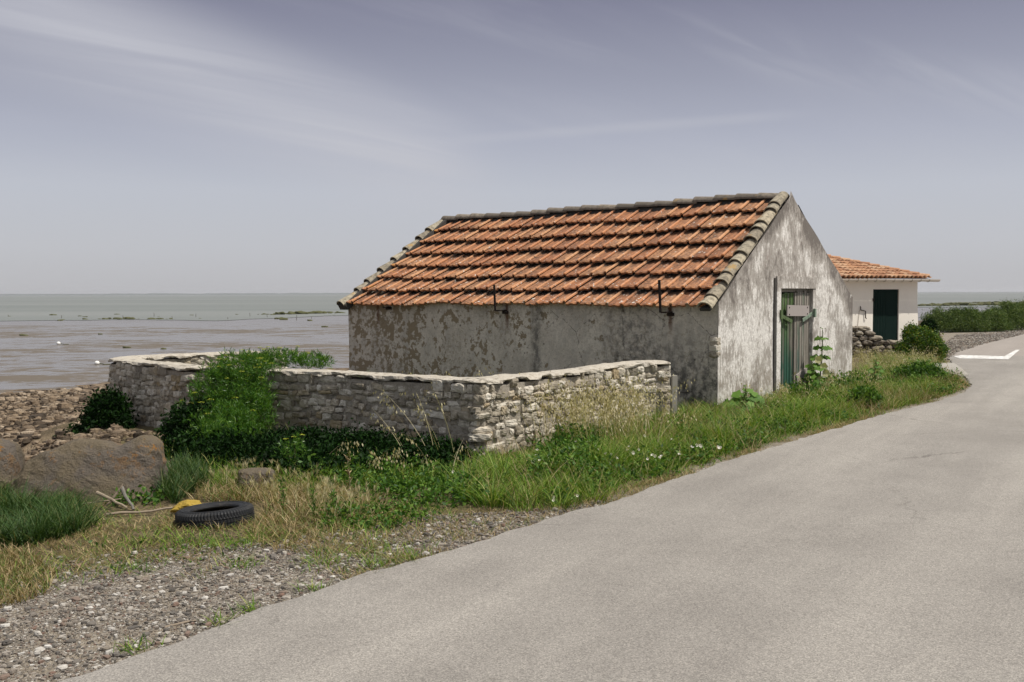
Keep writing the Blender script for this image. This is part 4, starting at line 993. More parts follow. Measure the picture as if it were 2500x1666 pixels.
# seaweed banks, oyster rocks, posts
def bank(name, x0, x1, yl, yr, w_, hgt, seed, label, m=mWeed, dens=1.0):
    a = Vector((*gp(x0, yl, MZ), MZ)); b = Vector((*gp(x1, yr, MZ), MZ)); rr = np.random.RandomState(seed); A = Acc(); n = int((b-a).length*3.5*dens)
    for k in range(n):
        f = rr.rand(); e = math.sin(math.pi*min(1, max(0, f)))**.5; p = a.lerp(b, f)+Vector((rr.uniform(-.3, .3), rr.normal()*w_*e, 0)); s = rr.uniform(.25, 1.0)*hgt*e
        stone(A, (p.x-a.x, p.y-a.y, s*.25), (s*rr.uniform(1.5, 4), s*2, s), (1, rr.uniform(-.3, .3)), CS3, 3, .2, rr, .2)
    o = A.build(name, m, loc=a); tag(o, label, 'seaweed bank', kind='stuff')
bank('seaweed_bank', 232, 430, 780, 780, .9, .33, 1, 'long dark seaweed bank on the mud at the left waterline')
bank('seaweed_bank', 625, 850, 769, 765, 1.6, .55, 2, 'green brown seaweed bank at the waterline left of the shed')
bank('seaweed_bank', 700, 1000, 764, 763, .8, .25, 3, 'thin farther seaweed bank reaching behind the shed')
bank('seaweed_bank', 2200, 2600, 748, 744, 2.2, .9, 4, 'nearer dark seaweed ridge beyond the hedge at right', dens=1.4)
bank('seaweed_bank', 2330, 2620, 740.5, 739.5, 2.0, .6, 5, 'farther thin seaweed ridge in the water at right', dens=.6)
rr = np.random.RandomState(33)
for i in range(22):
    x = rr.uniform(0, 840); y = rr.uniform(768, 784) if i < 17 else rr.uniform(790, 900)
    s = rr.uniform(.08, .26) if i < 17 else rr.uniform(.08, .15)
    g = gp(x, y, MZ); A = Acc()
    for k in range(3): stone(A, (rr.uniform(-.3, .3)*s*3, 0, s*.2), (s*3*rr.uniform(.6, 1.5), s*2, s), (1, 0), CS3, 3, .25, rr, .2)
    tag(A.build('weedy_rock', mWeed, loc=(g[0], g[1], MZ)), 'small dark weed covered rock ' + ('in the shallows along the waterline' if i < 17 else 'lying out on the open wet mud'), 'rock', 'weedy rocks in the shallows' if i < 17 else 'weedy rocks on the open mud')
for i in range(0, 22, 2):
    x = [20, 128, 150, 262, 376, 392, 420, 436, 478, 508, 556, 640, 652, 700, 724, 98, 300, 592, 610, 450, 760, 330][i]; g = gp(x, 776+(i*7 % 9)-3, MZ); A = Acc(); hgt = .25+.35*((i*37) % 10)/10
    A.tube([(0, 0, -.2), (.02, 0, hgt*.6), (.03*((i % 3)-1), 0, hgt)], [.04, .035, .025], 6)
    tag(A.build('mooring_stake', mLog, loc=(g[0], g[1], MZ)), 'thin dark wooden stake standing in the shallows at the waterline', 'stake', 'stakes along the waterline')

# ---------------------------------------------------------------- vegetation
def blades(pos, h, wd, lean, bend, rr, seg=3, az=None):
    N = len(pos); az = rr.uniform(0, 2*math.pi, N) if az is None else az; sa = az+math.pi/2+rr.uniform(-.8, .8, N)
    d = np.stack([np.cos(az), np.sin(az), 0*az], 1); s = np.stack([np.cos(sa), np.sin(sa), 0*sa], 1); V = []
    for k in range(seg+1):
        t = k/seg; c = pos+d*((lean*t+bend*t*t)*h)[:, None]; c = c.copy(); c[:, 2] += h*(t-.35*bend*t*t)
        ww = wd*(1-t**1.6)*.5+.0004
        V.append(c-s*ww[:, None]); V.append(c+s*ww[:, None])
    V = np.stack(V, 1).reshape(-1, 3); K = 2*(seg+1)
    f = np.array([(2*k, 2*k+1, 2*k+3, 2*k+2) for k in range(seg)])
    Fc = (np.arange(N)[:, None, None]*K+f[None]).reshape(-1, 4); return V, Fc
def scatter(poly, dens, rr, mask=None):
    P = np.array(poly); lo, hi = P.min(0), P.max(0); n = int((hi-lo).prod()*dens); p = rr.rand(n, 2)*(hi-lo)+lo; k = inpoly(p[:, 0], p[:, 1], poly); p = p[k]
    if mask is not None: p = p[rr.rand(len(p)) < mask(p[:, 0], p[:, 1])]
    return p
def on(p, dz=0): return np.stack([p[:, 0], p[:, 1], gz(p[:, 0], p[:, 1])+dz-.01], 1)
def grass(name, parts, m, label, cat='grass'):
    V = []; Fc = []; n = 0
    for v, f in parts: V.append(v); Fc.append(f+n); n += len(v)
    o = mesh(name, np.concatenate(V), np.concatenate(Fc), m, smooth=False); return tag(o, label, cat, kind='stuff')
def off_road(x, y): return ~inpoly(x, y, ROADL+[(55, 50), (55, -30), (-7, -30)])
def offshed(x, y):
    dx_, dy_ = x-AX, y-AY; lx = dx_*math.cos(RZ)+dy_*math.sin(RZ); ly = -dx_*math.sin(RZ)+dy_*math.cos(RZ)
    return ~((lx > -.02) & (lx < SWD+.02) & (ly > -.0) & (ly < SL))
gU = lambda s, off=0.0: (AX+math.cos(RZ)*s+math.sin(RZ)*off, AY+math.sin(RZ)*s-math.cos(RZ)*off)     # along the gable, off = out towards the road
DEp = [(p[0], p[1]) for p in DE]
encl = DEp+[(AX, AY)]
rr = np.random.RandomState(41)
edge = lambda x, y: pdist(x, y, ROADL)
# lush verge from the wall corner to the apron
V1 = [(-.34, 10.80), (.3, 11.5), (1.55, 13.1), (2.2, 13.5), (2.7, 15.2), (AX, AY), gU(5.52), (8.1, 22.5), (9.5, 26.0), (10.6, 27.0), (11.4, 24.5)]+[ROADL[i] for i in (17, 16, 15, 14, 13, 12, 11, 10, 9, 8)]+[gd(1200, 1180), gd(1050, 1150)]
def mk(x, y): return sstep(edge(x, y)+(fbm(x, y, 2.5, 3)-.5)*.25, .05, .45)*offshed(x, y)*off_road(x, y)*(~inpoly(x, y, AP))
p = scatter(V1, 2300, rr, mk); e = edge(p[:, 0], p[:, 1])
hmul = (.18+.82*sstep(np.hypot(p[:, 0]+.15, p[:, 1]-10.9), .3, 1.3))*(.30+.70*sstep(e, .1, .9))*(.20+1.45*fbm(p[:, 0], p[:, 1], 1.6, 6)**1.3)
parts = [blades(on(p), rr.uniform(.08, .32, len(p))*hmul, rr.uniform(.004, .010, len(p)), rr.uniform(.0, 1.0, len(p)), rr.uniform(.1, .9, len(p)), rr)]
for k in range(150):
    c_ = scatter(V1, 1.2, rr, mk)
    if not len(c_): continue
    c_ = c_[0]; m_ = rr.randint(25, 70); q_ = c_+rr.normal(size=(m_, 2))*.05; a_ = np.arctan2(q_[:, 1]-c_[1], q_[:, 0]-c_[0]); ee = float(edge(c_[0:1], c_[1:2])[0])
    parts.append(blades(on(q_), rr.uniform(.12, .42, m_)*min(1, .4+ee*.8)*(.28 if math.hypot(c_[0]+.15, c_[1]-10.9) < 1.1 else 1), rr.uniform(.005, .011, m_), rr.uniform(.1, .5, m_), rr.uniform(.3, 1.1, m_), rr, 4, az=a_))
# far verge, thin taller band along walls
p = scatter([(-.34, 10.7), (-3, 12.3), (-4.3, 12.8), (-4.0, 11.2), (-3.2, 10.0), (-2.8, 9.1), (-1.6, 9.0), (-.2, 9.2), (.6, 10.0), (.3, 11.3)], 1100, rr, lambda x, y: 1-.75*inpoly(x, y, [(-3.6, 9.6), (-.6, 9.55), (-.5, 11), (-4, 13)]))
parts.append(blades(on(p), rr.uniform(.10, .26, len(p))*(.35+.65*sstep(np.hypot(p[:, 0]+.15, p[:, 1]-10.6), .3, 1.3)), rr.uniform(.006, .011, len(p)), rr.uniform(0, .6, len(p)), rr.uniform(.1, .9, len(p)), rr))
# inside the enclosure
p = scatter([(2.0, 14.4), (-.2, 11.6), (-4.4, 13.9), (-5.4, 15.2), (-3.4, 17.2), (-2.5, 19)], 200, rr); parts.append(blades(on(p), rr.uniform(.2, .5, len(p)), rr.uniform(.006, .011, len(p)), rr.uniform(0, .6, len(p)), rr.uniform(.1, .9, len(p)), rr))
# sparse tufts on the gravel
tf = [(395, 1090, .3), (520, 1255, .3), (880, 1270, .4), (740, 1295, .3), (870, 1302, .22), (1130, 1275, .25), (730, 1358, .10), (575, 1410, .1), (500, 1437, .1), (950, 1292, .14), (320, 1490, .12), (600, 1240, .25), (460, 1245, .5), (340, 1250, .45), (160, 1210, .8), (80, 1330, .5), (840, 1215, .5), (560, 1300, .18), (310, 1310, .22), (820, 1160, .5), (960, 1180, .5)]
for (x, y, r) in tf:
    c = gd(x, y); n = int(500*r); q = np.array(c)+rr.normal(size=(n, 2))*r*.42; q = q[off_road(q[:, 0], q[:, 1])]; n = len(q)
    parts.append(blades(on(q), rr.uniform(.03, .10, n), rr.uniform(.004, .008, n), rr.uniform(.2, 1.2, n), rr.uniform(.1, .9, n), rr))
grass('grass', parts, mGrass, 'lush green verge grass between the walls and the road')
# bluish clump at the left by the boulders
parts = []
LG = [gd(-60, 1140), gd(60, 1120), gd(170, 1160), gd(230, 1195), gd(190, 1230), gd(60, 1262), gd(-80, 1275)]
p = scatter(LG, 5200, rr, lambda x, y: .15+.85*sstep(fbm(x, y, 2.4, 71), .38, .55)); n = len(p); parts.append(blades(on(p), rr.uniform(.08, .24, n)*(.2+1.7*fbm(p[:, 0], p[:, 1], 3, 3)), rr.uniform(.004, .009, n), rr.uniform(.0, 1.1, n), rr.uniform(.1, .8, n), rr))
p = scatter([gd(345, 1130), gd(400, 1085), gd(470, 1095), gd(480, 1120), gd(400, 1160)], 4000, rr); n = len(p); parts.append(blades(on(p), rr.uniform(.10, .30, n), rr.uniform(.005, .010, n), rr.uniform(.0, .5, n), rr.uniform(.1, .8, n), rr))
grass('grass', parts, mGrassB, 'dense blue green grass clumps in front of the boulders')
# dry grass: strip round the tyre, along the shoulder, brown tuft at left
parts = []
DR = [gd(440, 1130), gd(520, 1095), gd(640, 1100), gd(760, 1130), gd(900, 1165), gd(1000, 1175), gd(1200, 1170), gd(1400, 1140), gd(1600, 1080), gd(1640, 1075), gd(1400, 1158), gd(1290, 1188), gd(1150, 1225), gd(960, 1262), gd(760, 1280), gd(640, 1270), gd(560, 1245), gd(610, 1195), gd(600, 1160), gd(430, 1155)]
def mkd(x, y): return (sstep(fbm(x, y, 1.6, 12), .28, .52)*off_road(x, y))*sstep(edge(x, y), .03, .2)
p = scatter(DR, 2300, rr, mkd); n = len(p); hm = sstep(edge(p[:, 0], p[:, 1]), .3, 2.3); parts.append(blades(on(p), rr.uniform(.02, .13, n)*(.4+1.0*hm), rr.uniform(.004, .008, n), rr.uniform(.2, 1.1, n), rr.uniform(.1, .9, n), rr))
LB = [gd(-80, 1275), gd(60, 1270), gd(130, 1320), gd(110, 1365), gd(20, 1395), gd(-80, 1400)]
p = scatter(LB, 5500, rr, lambda x, y: sstep(fbm(x, y, 2.6, 93), .30, .52)); n = len(p); parts.append(blades(on(p), rr.uniform(.03, .11, n), rr.uniform(.004, .007, n), rr.uniform(.1, .7, n), rr.uniform(.1, .8, n), rr))
LS = [gd(60, 1262), gd(230, 1190), gd(400, 1165), gd(600, 1210), gd(650, 1260), gd(500, 1290), gd(300, 1300), gd(180, 1320)]
p = scatter(LS, 3200, rr, lambda x, y: .10+.9*sstep(fbm(x, y, 2.6, 22), .42, .58)); n = len(p); parts.append(blades(on(p), rr.uniform(.012, .065, n), rr.uniform(.003, .006, n), rr.uniform(.2, 1.6, n), rr.uniform(.1, .9, n), rr))
p = scatter([(-6, 6.2), (-1, 6.2), (1.2, 8.4), (0, 8.8), (-6, 8.4)], 1500, rr, lambda x, y: sstep(fbm(x, y, 3, 31), .50, .64)*off_road(x, y)); n = len(p); parts.append(blades(on(p), rr.uniform(.02, .06, n), rr.uniform(.003, .006, n), rr.uniform(.2, 1.3, n), rr.uniform(.1, .9, n), rr))
ES = [gd(700, 1262), gd(960, 1225), gd(1150, 1195), gd(1290, 1165), gd(1420, 1130), gd(1600, 1072), gd(1800, 1015), gd(1990, 955), gd(2000, 968), gd(1700, 1062), gd(1400, 1165), gd(1180, 1231), gd(1000, 1288), gd(800, 1345), gd(760, 1320)]
p = scatter(ES, 4200, rr, lambda x, y: off_road(x, y)*sstep(fbm(x, y, 2.0, 81), .34, .56)); n = len(p); parts.append(blades(on(p), rr.uniform(.015, .075, n), rr.uniform(.003, .006, n), rr.uniform(.2, 1.4, n), rr.uniform(.1, .9, n), rr))
# straw mixed in the verge
p = scatter(V1, 700, rr, lambda x, y: mk(x, y)*(.25+sstep(fbm(x, y, .9, 44), .45, .6))); n = len(p); parts.append(blades(on(p), rr.uniform(.10, .34, n), rr.uniform(.003, .006, n), rr.uniform(.0, .8, n), rr.uniform(.1, .8, n), rr))
AP2 = [gd(2140, 866), gd(2200, 868), gd(2230, 888), gd(2160, 915), gd(2100, 925), gd(2060, 900)]
p = scatter(AP2, 1500, rr, lambda x, y: off_road(x, y)*1.0); n = len(p); parts.append(blades(on(p), rr.uniform(.03, .12, n), rr.uniform(.006, .01, n), rr.uniform(.2, 1.1, n), rr.uniform(.1, .9, n), rr))
a_ = rr.uniform(math.pi*.95, math.pi*2.15, 420); q_ = rr.uniform(.30, .42, 420); p = np.stack([-2.35+np.cos(a_)*q_, 7.80+np.sin(a_)*q_], 1); n = len(p); parts.append(blades(on(p), rr.uniform(.03, .10, n), rr.uniform(.003, .006, n), rr.uniform(.2, 1.1, n), rr.uniform(.1, .9, n), rr))
grass('dry_grass', parts, mDry, 'bleached dry grass around the tyre and along the road shoulder')
# barley heads: fuzzy ears
parts = []
BP = [gd(470, 1125), gd(560, 1080), gd(700, 1110), gd(830, 1150), gd(900, 1190), gd(760, 1210), gd(640, 1180), gd(600, 1150)]
p = scatter(BP, 130, rr); n = len(p); az = rr.uniform(0, 6.28, n); hh = rr.uniform(.09, .22, n); b0 = on(p); ln = rr.uniform(.1, .5, n)
parts.append(blades(b0, hh, np.full(n, .004), ln, np.full(n, .2), rr, az=az))
tip = b0+np.stack([np.cos(az)*(ln+.2)*hh, np.sin(az)*(ln+.2)*hh, hh*.93], 1)
for k in range(12): parts.append(blades(tip-np.array([0, 0, .03])+rr.normal(size=(n, 3))*.002, rr.uniform(.04, .065, n), np.full(n, .0035), rr.uniform(.0, .6, n), rr.uniform(0, .4, n), rr, 2, az=az+rr.normal(size=n)*.9))
grass('wild_barley', parts, mOat, 'bristly straw coloured wild barley ears behind and right of the tyre')
# wild oats
def oats(spots, rr, hr=(.7, 1.05), lean=None, az0=None):
    parts = []; n = len(spots); p = np.array(spots); b0 = on(p); hh = rr.uniform(*hr, n); az = rr.uniform(0, 6.28, n) if az0 is None else az0+rr.normal(size=n)*.5; ln = rr.uniform(.05, .4, n) if lean is None else lean; bd = rr.uniform(.15, .5, n)
    parts.append(blades(b0, hh, np.full(n, .007), ln, bd, rr, 6, az=az))
    for q in range(14):
        t = rr.uniform(.68, 1.0, n); c = b0+np.stack([np.cos(az), np.sin(az), 0*az], 1)*((ln*t+bd*t*t)*hh)[:, None]; c[:, 2] += hh*(t-.35*bd*t*t)
        a2 = rr.uniform(0, 6.28, n); o = rr.uniform(.01, .09, n); c[:, 0] += np.cos(a2)*o; c[:, 1] += np.sin(a2)*o; c[:, 2] -= rr.uniform(0, .05, n)
        L = rr.uniform(.025, .04, n); sd_ = np.stack([np.cos(a2+1.3), np.sin(a2+1.3), 0*a2], 1)*.0085; dnv = np.stack([np.cos(a2)*.35*L, np.sin(a2)*.35*L, -L], 1)
        V = np.stack([c, c+dnv*.45+sd_, c+dnv, c+dnv*.45-sd_], 1).reshape(-1, 3); parts.append((V, np.arange(len(V)).reshape(-1, 4)))
    return parts
sp = []
for k in range(150):
    f = rr.rand(); b = np.array((.25, 11.35))*(1-f)+np.array((1.25, 12.6))*f; sp.append(b+np.array([.785, -.62])*rr.uniform(.05, .75)+rr.normal(size=2)*.1)
parts = oats(sp, rr, (.55, 1.0)); sp = [np.array((.9, 11.9))+rr.normal(size=2)*np.array([.35, .4])+np.array([.2, -.16]) for k in range(90)]; parts += oats(sp, rr, (.45, .9))
sp = [np.array((-.75, 10.2))+rr.normal(size=2)*.16 for k in range(9)]; parts += oats(sp, rr, (.55, .95), az0=2.9)
sp = [np.array((-1.2, 9.6))+rr.normal(size=2)*.4 for k in range(14)]; parts += oats(sp, rr, (.25, .55))
sp = [np.array((-.35, 11.5))+rr.normal(size=2)*np.array([.5, .2]) for k in range(14)]; sp = [s for s in sp if True]; parts += oats(sp, rr, (.9, 1.12))
sp = [np.array(gU(rr.uniform(.2, 5.4), rr.uniform(.08, .7))) for k in range(120)]; parts += oats(sp, rr, (.22, .55))
sp = [np.array((rr.uniform(7.4, 10.6), rr.uniform(19.8, 25.6))) for k in range(420)]; sp = [s for s in sp if off_road(*s) and edge(*s) > .5 and not inpoly(s[0], s[1], AP)]; parts += oats(sp, rr, (.25, .6))
grass('wild_oats', parts, mOat, 'tall pale wild oats leaning before the stone wall and gable')

def leafcloud(rr, centers, size, n_per, ar=.45, spread=.06, up=.3):
    # small folded leaves; returns V, F
    N = len(centers)*n_per; c = np.repeat(centers, n_per, 0)+rr.normal(size=(N, 3))*spread; L = rr.uniform(.45, 1.7, N)*size
    d = rr.normal(size=(N, 3)); d[:, 2] += up; d /= np.linalg.norm(d, axis=1)[:, None]; s = np.cross(d, rr.normal(size=(N, 3))); s /= np.linalg.norm(s, axis=1)[:, None]
    V = np.stack([c, c+d*L[:, None]*.5+s*(L*ar*.5)[:, None], c+d*L[:, None], c+d*L[:, None]*.5-s*(L*ar*.5)[:, None]], 1).reshape(-1, 3)
    return V, np.arange(len(V)).reshape(-1, 4)
def blobpts(rr, c, r, n, shell=.55, lump=.35):
    d = rr.normal(size=(n, 3)); d /= np.linalg.norm(d, axis=1)[:, None]; q = shell+(1-shell)*rr.rand(n)
    l = 1+lump*(fbm(d[:, 0]*2+c[0]*3, d[:, 1]*2+d[:, 2]*1.7+9, 1.2, 7, 3)-.5)*2
    return np.array(c)+d*np.array(r)*(q*l)[:, None]
def bush(name, loc, blobs, m, leaf, n, label, cat='bush', seed=1, ar=.45, spread=.04, stems=6, group=None, sprig=None):
    rr = np.random.RandomState(seed); root = empty(name, loc, label=label, cat=cat, group=group); pts = []
    tot = sum(b[1][0]*b[1][2] for b in blobs)
    for c, r in blobs:
        k = int(n*(r[0]*r[2])/tot); q = blobpts(rr, c, r, k); pts.append(q)
    pts = np.concatenate(pts); pts = pts[pts[:, 2] > .0]
    V, Fc = (sprig or leafcloud)(rr, pts, leaf, 8, ar, spread) if not sprig else sprig(rr, pts, leaf)
    mesh('foliage', V, Fc, m, root)
    A = Acc()
    for i in range(stems):
        b = blobs[i % len(blobs)]; tgt = Vector(b[0])+Vector((rr.uniform(-.5, .5)*b[1][0], rr.uniform(-.5, .5)*b[1][1], rr.uniform(0, .5)*b[1][2])); A.tube([(rr.uniform(-.05, .05), rr.uniform(-.05, .05), -.05), (tgt.x*.4, tgt.y*.4, tgt.z*.5), tuple(tgt)], [.014, .010, .004], 6)
    A.build('stem', mStem, root); return root
def sprig(rr, pts, L):      # samphire: fans of fleshy needles on a short shoot
    n = len(pts); P = []; ax_d = rr.normal(size=(n, 3))*.5; ax_d[:, 2] += 1.0; ax_d[:, 1] -= .35; ax_d /= np.linalg.norm(ax_d, axis=1)[:, None]
    V = []; 
    for k in range(9):
        t = .1+.9*k/9; b = pts+ax_d*(L*t*.9); d = ax_d*.9+rr.normal(size=(n, 3))*.55; d /= np.linalg.norm(d, axis=1)[:, None]; s = np.cross(d, rr.normal(size=(n, 3))); s /= np.linalg.norm(s, axis=1)[:, None]; l = L*rr.uniform(.45, .8, n)[:, None]; w_ = .0042
        V.append(np.stack([b-s*w_*.6, b+d*l*.5-s*w_, b+d*l, b+d*l*.5+s*w_], 1))
    V = np.concatenate(V, 1).reshape(-1, 3); return V, np.arange(len(V)).reshape(-1, 4)
# the big rock samphire spilling over the enclosure wall (wall outer face there is near (-2.6, 12.3))
sx, sy = -3.40, 12.25
sam = bush('samphire_shrub', (sx, sy, 0), [((.0, .12, .84), (.44, .34, .20)), ((-.05, -.05, .58), (.50, .30, .32)), ((.10, -.25, .34), (.46, .30, .34)), ((.02, -.62, .22), (.40, .28, .28)), ((.10, -1.05, .10), (.36, .25, .26)), ((.30, -1.2, .02), (.25, .2, .2)), ((-.35, -.35, .12), (.34, .3, .26)), ((.40, .50, .94), (.36, .22, .11)), ((.85, .50, .92), (.26, .2, .10)), ((.15, .45, .93), (.25, .22, .08))], mSam, .088, 5600, 'large bright green rock samphire shrub spilling over the curved stone wall', 'shrub', 5, sprig=sprig, stems=11)
rr = np.random.RandomState(77)
def umbel(pt, root, rr, r=.035):
    V = []; n = 26; a = rr.uniform(0, 6.28, n); q = np.sqrt(rr.rand(n))*r; c = np.stack([np.cos(a)*q, np.sin(a)*q, -q*q*6+rr.uniform(-.004, .004, n)], 1); s = .0065
    tl = rr.normal(size=(n, 2))*.4
    V = np.stack([c+np.array([-s, 0, 0]), c+np.stack([0*a, -s+0*a, tl[:, 0]*s], 1), c+np.array([s, 0, 0]), c+np.stack([0*a, s+0*a, tl[:, 1]*s], 1)], 1).reshape(-1, 3)
    o = mesh('flower_head', V, np.arange(len(V)).reshape(-1, 4), mUmb, root, loc=pt); A = Acc(); A.tube([(0, 0, -.005), (rr.uniform(-.01, .01), .01, -.05), (0, .015, -.10)], .0025, 4); A.build('flower_stalk', mStem, o)
for k in range(52):
    if k < 24: pt = (rr.uniform(-.45, .45), rr.uniform(-.30, .1), rr.uniform(.75, 1.06))
    elif k < 40: pt = (rr.uniform(-.1, .8), rr.uniform(.4, .7), rr.uniform(1.02, 1.14))
    else: pt = (rr.uniform(-.45, .5), rr.uniform(-.75, -.4), rr.uniform(.25, .7))
    umbel(pt, sam, rr, rr.uniform(.030, .048))
sm2 = bush('samphire_sprig', (-2.15, 9.75, 0), [((0, 0, .22), (.16, .12, .16))], mSam, .07, 70, 'small thin samphire sprig standing in the shade behind the tyre', 'plant', 8, sprig=sprig, stems=5)
for k in range(3): umbel((-.08+.08*k, 0, .38+.02*k), sm2, rr, .025)
sm3 = bush('samphire_sprig', (-3.85, 12.35, 0), [((-.1, 0, .55), (.08, .08, .22)), ((-.3, .1, .32), (.08, .08, .14))], mSam, .07, 110, 'bright yellow green samphire sprig at the left side of the big shrub', 'plant', 9, sprig=sprig, stems=5)
for k in range(5): umbel((rr.uniform(-.3, 0), -.03, rr.uniform(.4, .75)), sm3, rr, .022)
# dark ivy-like shrub at wall end, weeds at the wall foot with shade put into their leaf colour
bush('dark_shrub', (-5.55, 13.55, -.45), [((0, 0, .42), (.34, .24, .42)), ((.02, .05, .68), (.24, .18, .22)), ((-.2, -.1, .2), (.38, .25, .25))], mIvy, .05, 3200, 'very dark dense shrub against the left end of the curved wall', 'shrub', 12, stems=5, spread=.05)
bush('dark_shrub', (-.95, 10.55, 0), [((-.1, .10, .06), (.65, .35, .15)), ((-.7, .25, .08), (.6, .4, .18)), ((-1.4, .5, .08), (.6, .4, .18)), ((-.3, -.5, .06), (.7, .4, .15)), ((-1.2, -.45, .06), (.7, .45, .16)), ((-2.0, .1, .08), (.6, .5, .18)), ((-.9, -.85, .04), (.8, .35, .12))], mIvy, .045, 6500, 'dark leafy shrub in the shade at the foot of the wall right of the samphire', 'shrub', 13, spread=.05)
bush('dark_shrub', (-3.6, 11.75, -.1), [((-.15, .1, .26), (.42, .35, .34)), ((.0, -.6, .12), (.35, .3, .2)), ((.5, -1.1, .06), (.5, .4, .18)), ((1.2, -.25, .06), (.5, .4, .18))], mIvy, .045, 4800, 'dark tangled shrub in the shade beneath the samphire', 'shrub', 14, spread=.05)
# low leafy weeds along the bottom
parts = []
rr = np.random.RandomState(91)
def weeds(poly, dens, hmax, leaf, npl=8, mask=None):
    p = scatter(poly, dens, rr, mask); c = on(p); c[:, 2] += rr.rand(len(p))*hmax*(.4+.6*rr.rand(len(p))); return leafcloud(rr, c, leaf, npl, .5, .03)
parts.append(weeds([gd(620, 1085), gd(800, 1085), gd(980, 1090), gd(1080, 1125), gd(1120, 1165), gd(960, 1175), gd(780, 1130)], 420, .22, .035))
parts.append(weeds([gd(740, 1170), gd(860, 1165), gd(1000, 1180), gd(980, 1205), gd(860, 1225), gd(740, 1215)], 420, .10, .03))
parts.append(weeds([gd(1235, 1090), gd(1290, 1015), gd(1390, 1020), gd(1370, 1100), gd(1200, 1130)], 500, .34, .035))
parts.append(weeds([gd(230, 1165), gd(350, 1140), gd(400, 1130), gd(360, 1160)], 500, .08, .04))
parts.append(weeds(V1, 330, .20, .035, 8, lambda x, y: mk(x, y)*sstep(fbm(x, y, 1.4, 61), .50, .62)))
parts.append(weeds([gU(2.0, .1), gU(5.5, .1), gU(5.5, .7), gU(2.0, .6)], 420, .38, .045))
parts.append(weeds([gd(2080, 880), gd(2120, 850), gd(2180, 885), gd(2100, 900)], 300, .3, .05))
parts.append(weeds([gd(200, 1250), gd(560, 1240), gd(560, 1300), gd(240, 1330)], 60, .03, .025, 5))
V = np.concatenate([a for a, b in parts]); n = 0; FF = []
for a, b in parts: FF.append(b+n); n += len(a)
tag(mesh('leafy_weeds', V, np.concatenate(FF), mWeedL), 'low leafy green weeds growing in the verge before the stone wall', 'weeds', kind='stuff')

# right-hand bushes and hedge
g = gp(2262, 884); bush('round_bush', (g[0], g[1]+.5, 0), [((.05, 0, .40), (.50, .45, .44)), ((.32, -.1, .26), (.36, .35, .30)), ((-.28, -.05, .25), (.3, .35, .28)), ((-.12, .2, .72), (.2, .25, .22))], mBushY, .05, 3600, 'rounded yellow green bush beside the white cottage', 'bush', 21)
g = gp(2240, 835); bush('dark_ivy_bush', (13.75, 33.1, 0), [((0, 0, .3), (.36, .3, .4)), ((.15, .1, .6), (.22, .25, .28))], mIvy, .06, 1500, 'small dark ivy bush against the right corner of the cottage', 'bush', 22)
hx = [(2320, 812, 1.0), (2372, 812, .98), (2425, 811, .95), (2470, 808, 1.25), (2510, 804, 1.25), (2560, 802, 1.3)]
hl = ['leftmost low tamarisk bush of the hedge by the gravel', 'second tamarisk bush from the left in the hedge', 'middle tamarisk bush of the hedge with dark hollow', 'taller tamarisk bush rising near the right end of the hedge', 'tamarisk bush at the right edge of the photo in the hedge', 'last tamarisk bush of the hedge running out of frame']
for i, (x, y, hgt) in enumerate(hx):
    g = gp(x, y); bush('hedge_bush', (g[0], g[1]+.8, 0), [((0, 0, hgt*.45), (.95, .8, hgt*.5)), ((.5, .1, hgt*.6), (.5, .6, hgt*.40)), ((-.45, -.1, hgt*.5), (.5, .6, hgt*.40)), ((.1, -.6, hgt*.25), (.9, .4, hgt*.25)), ((-.2+.5*math.sin(i*2.3), 0, hgt*.92), (.22, .3, hgt*.18)), ((.55*math.cos(i*1.7), .1, hgt*.85), (.28, .3, hgt*.2))], mTam, .085, 1900, hl[i], 'bush', 30+i, ar=.22, spread=.08, group='tamarisk hedge beyond the gravel', stems=4)
bush('verge_bush', (*gd(2125, 885), 0), [((0, 0, .2), (.38, .3, .24)), ((-.3, .2, .15), (.25, .25, .2))], mWeedL, .045, 700, 'low green leafy bush at the tip of the verge beside the pale slab', 'bush', 41)
bush('verge_bush', (*gd(1985, 940), 0), [((0, 0, .12), (.22, .2, .18))], mWeedL, .05, 500, 'small dark green bush right of the gable foot', 'bush', 42)
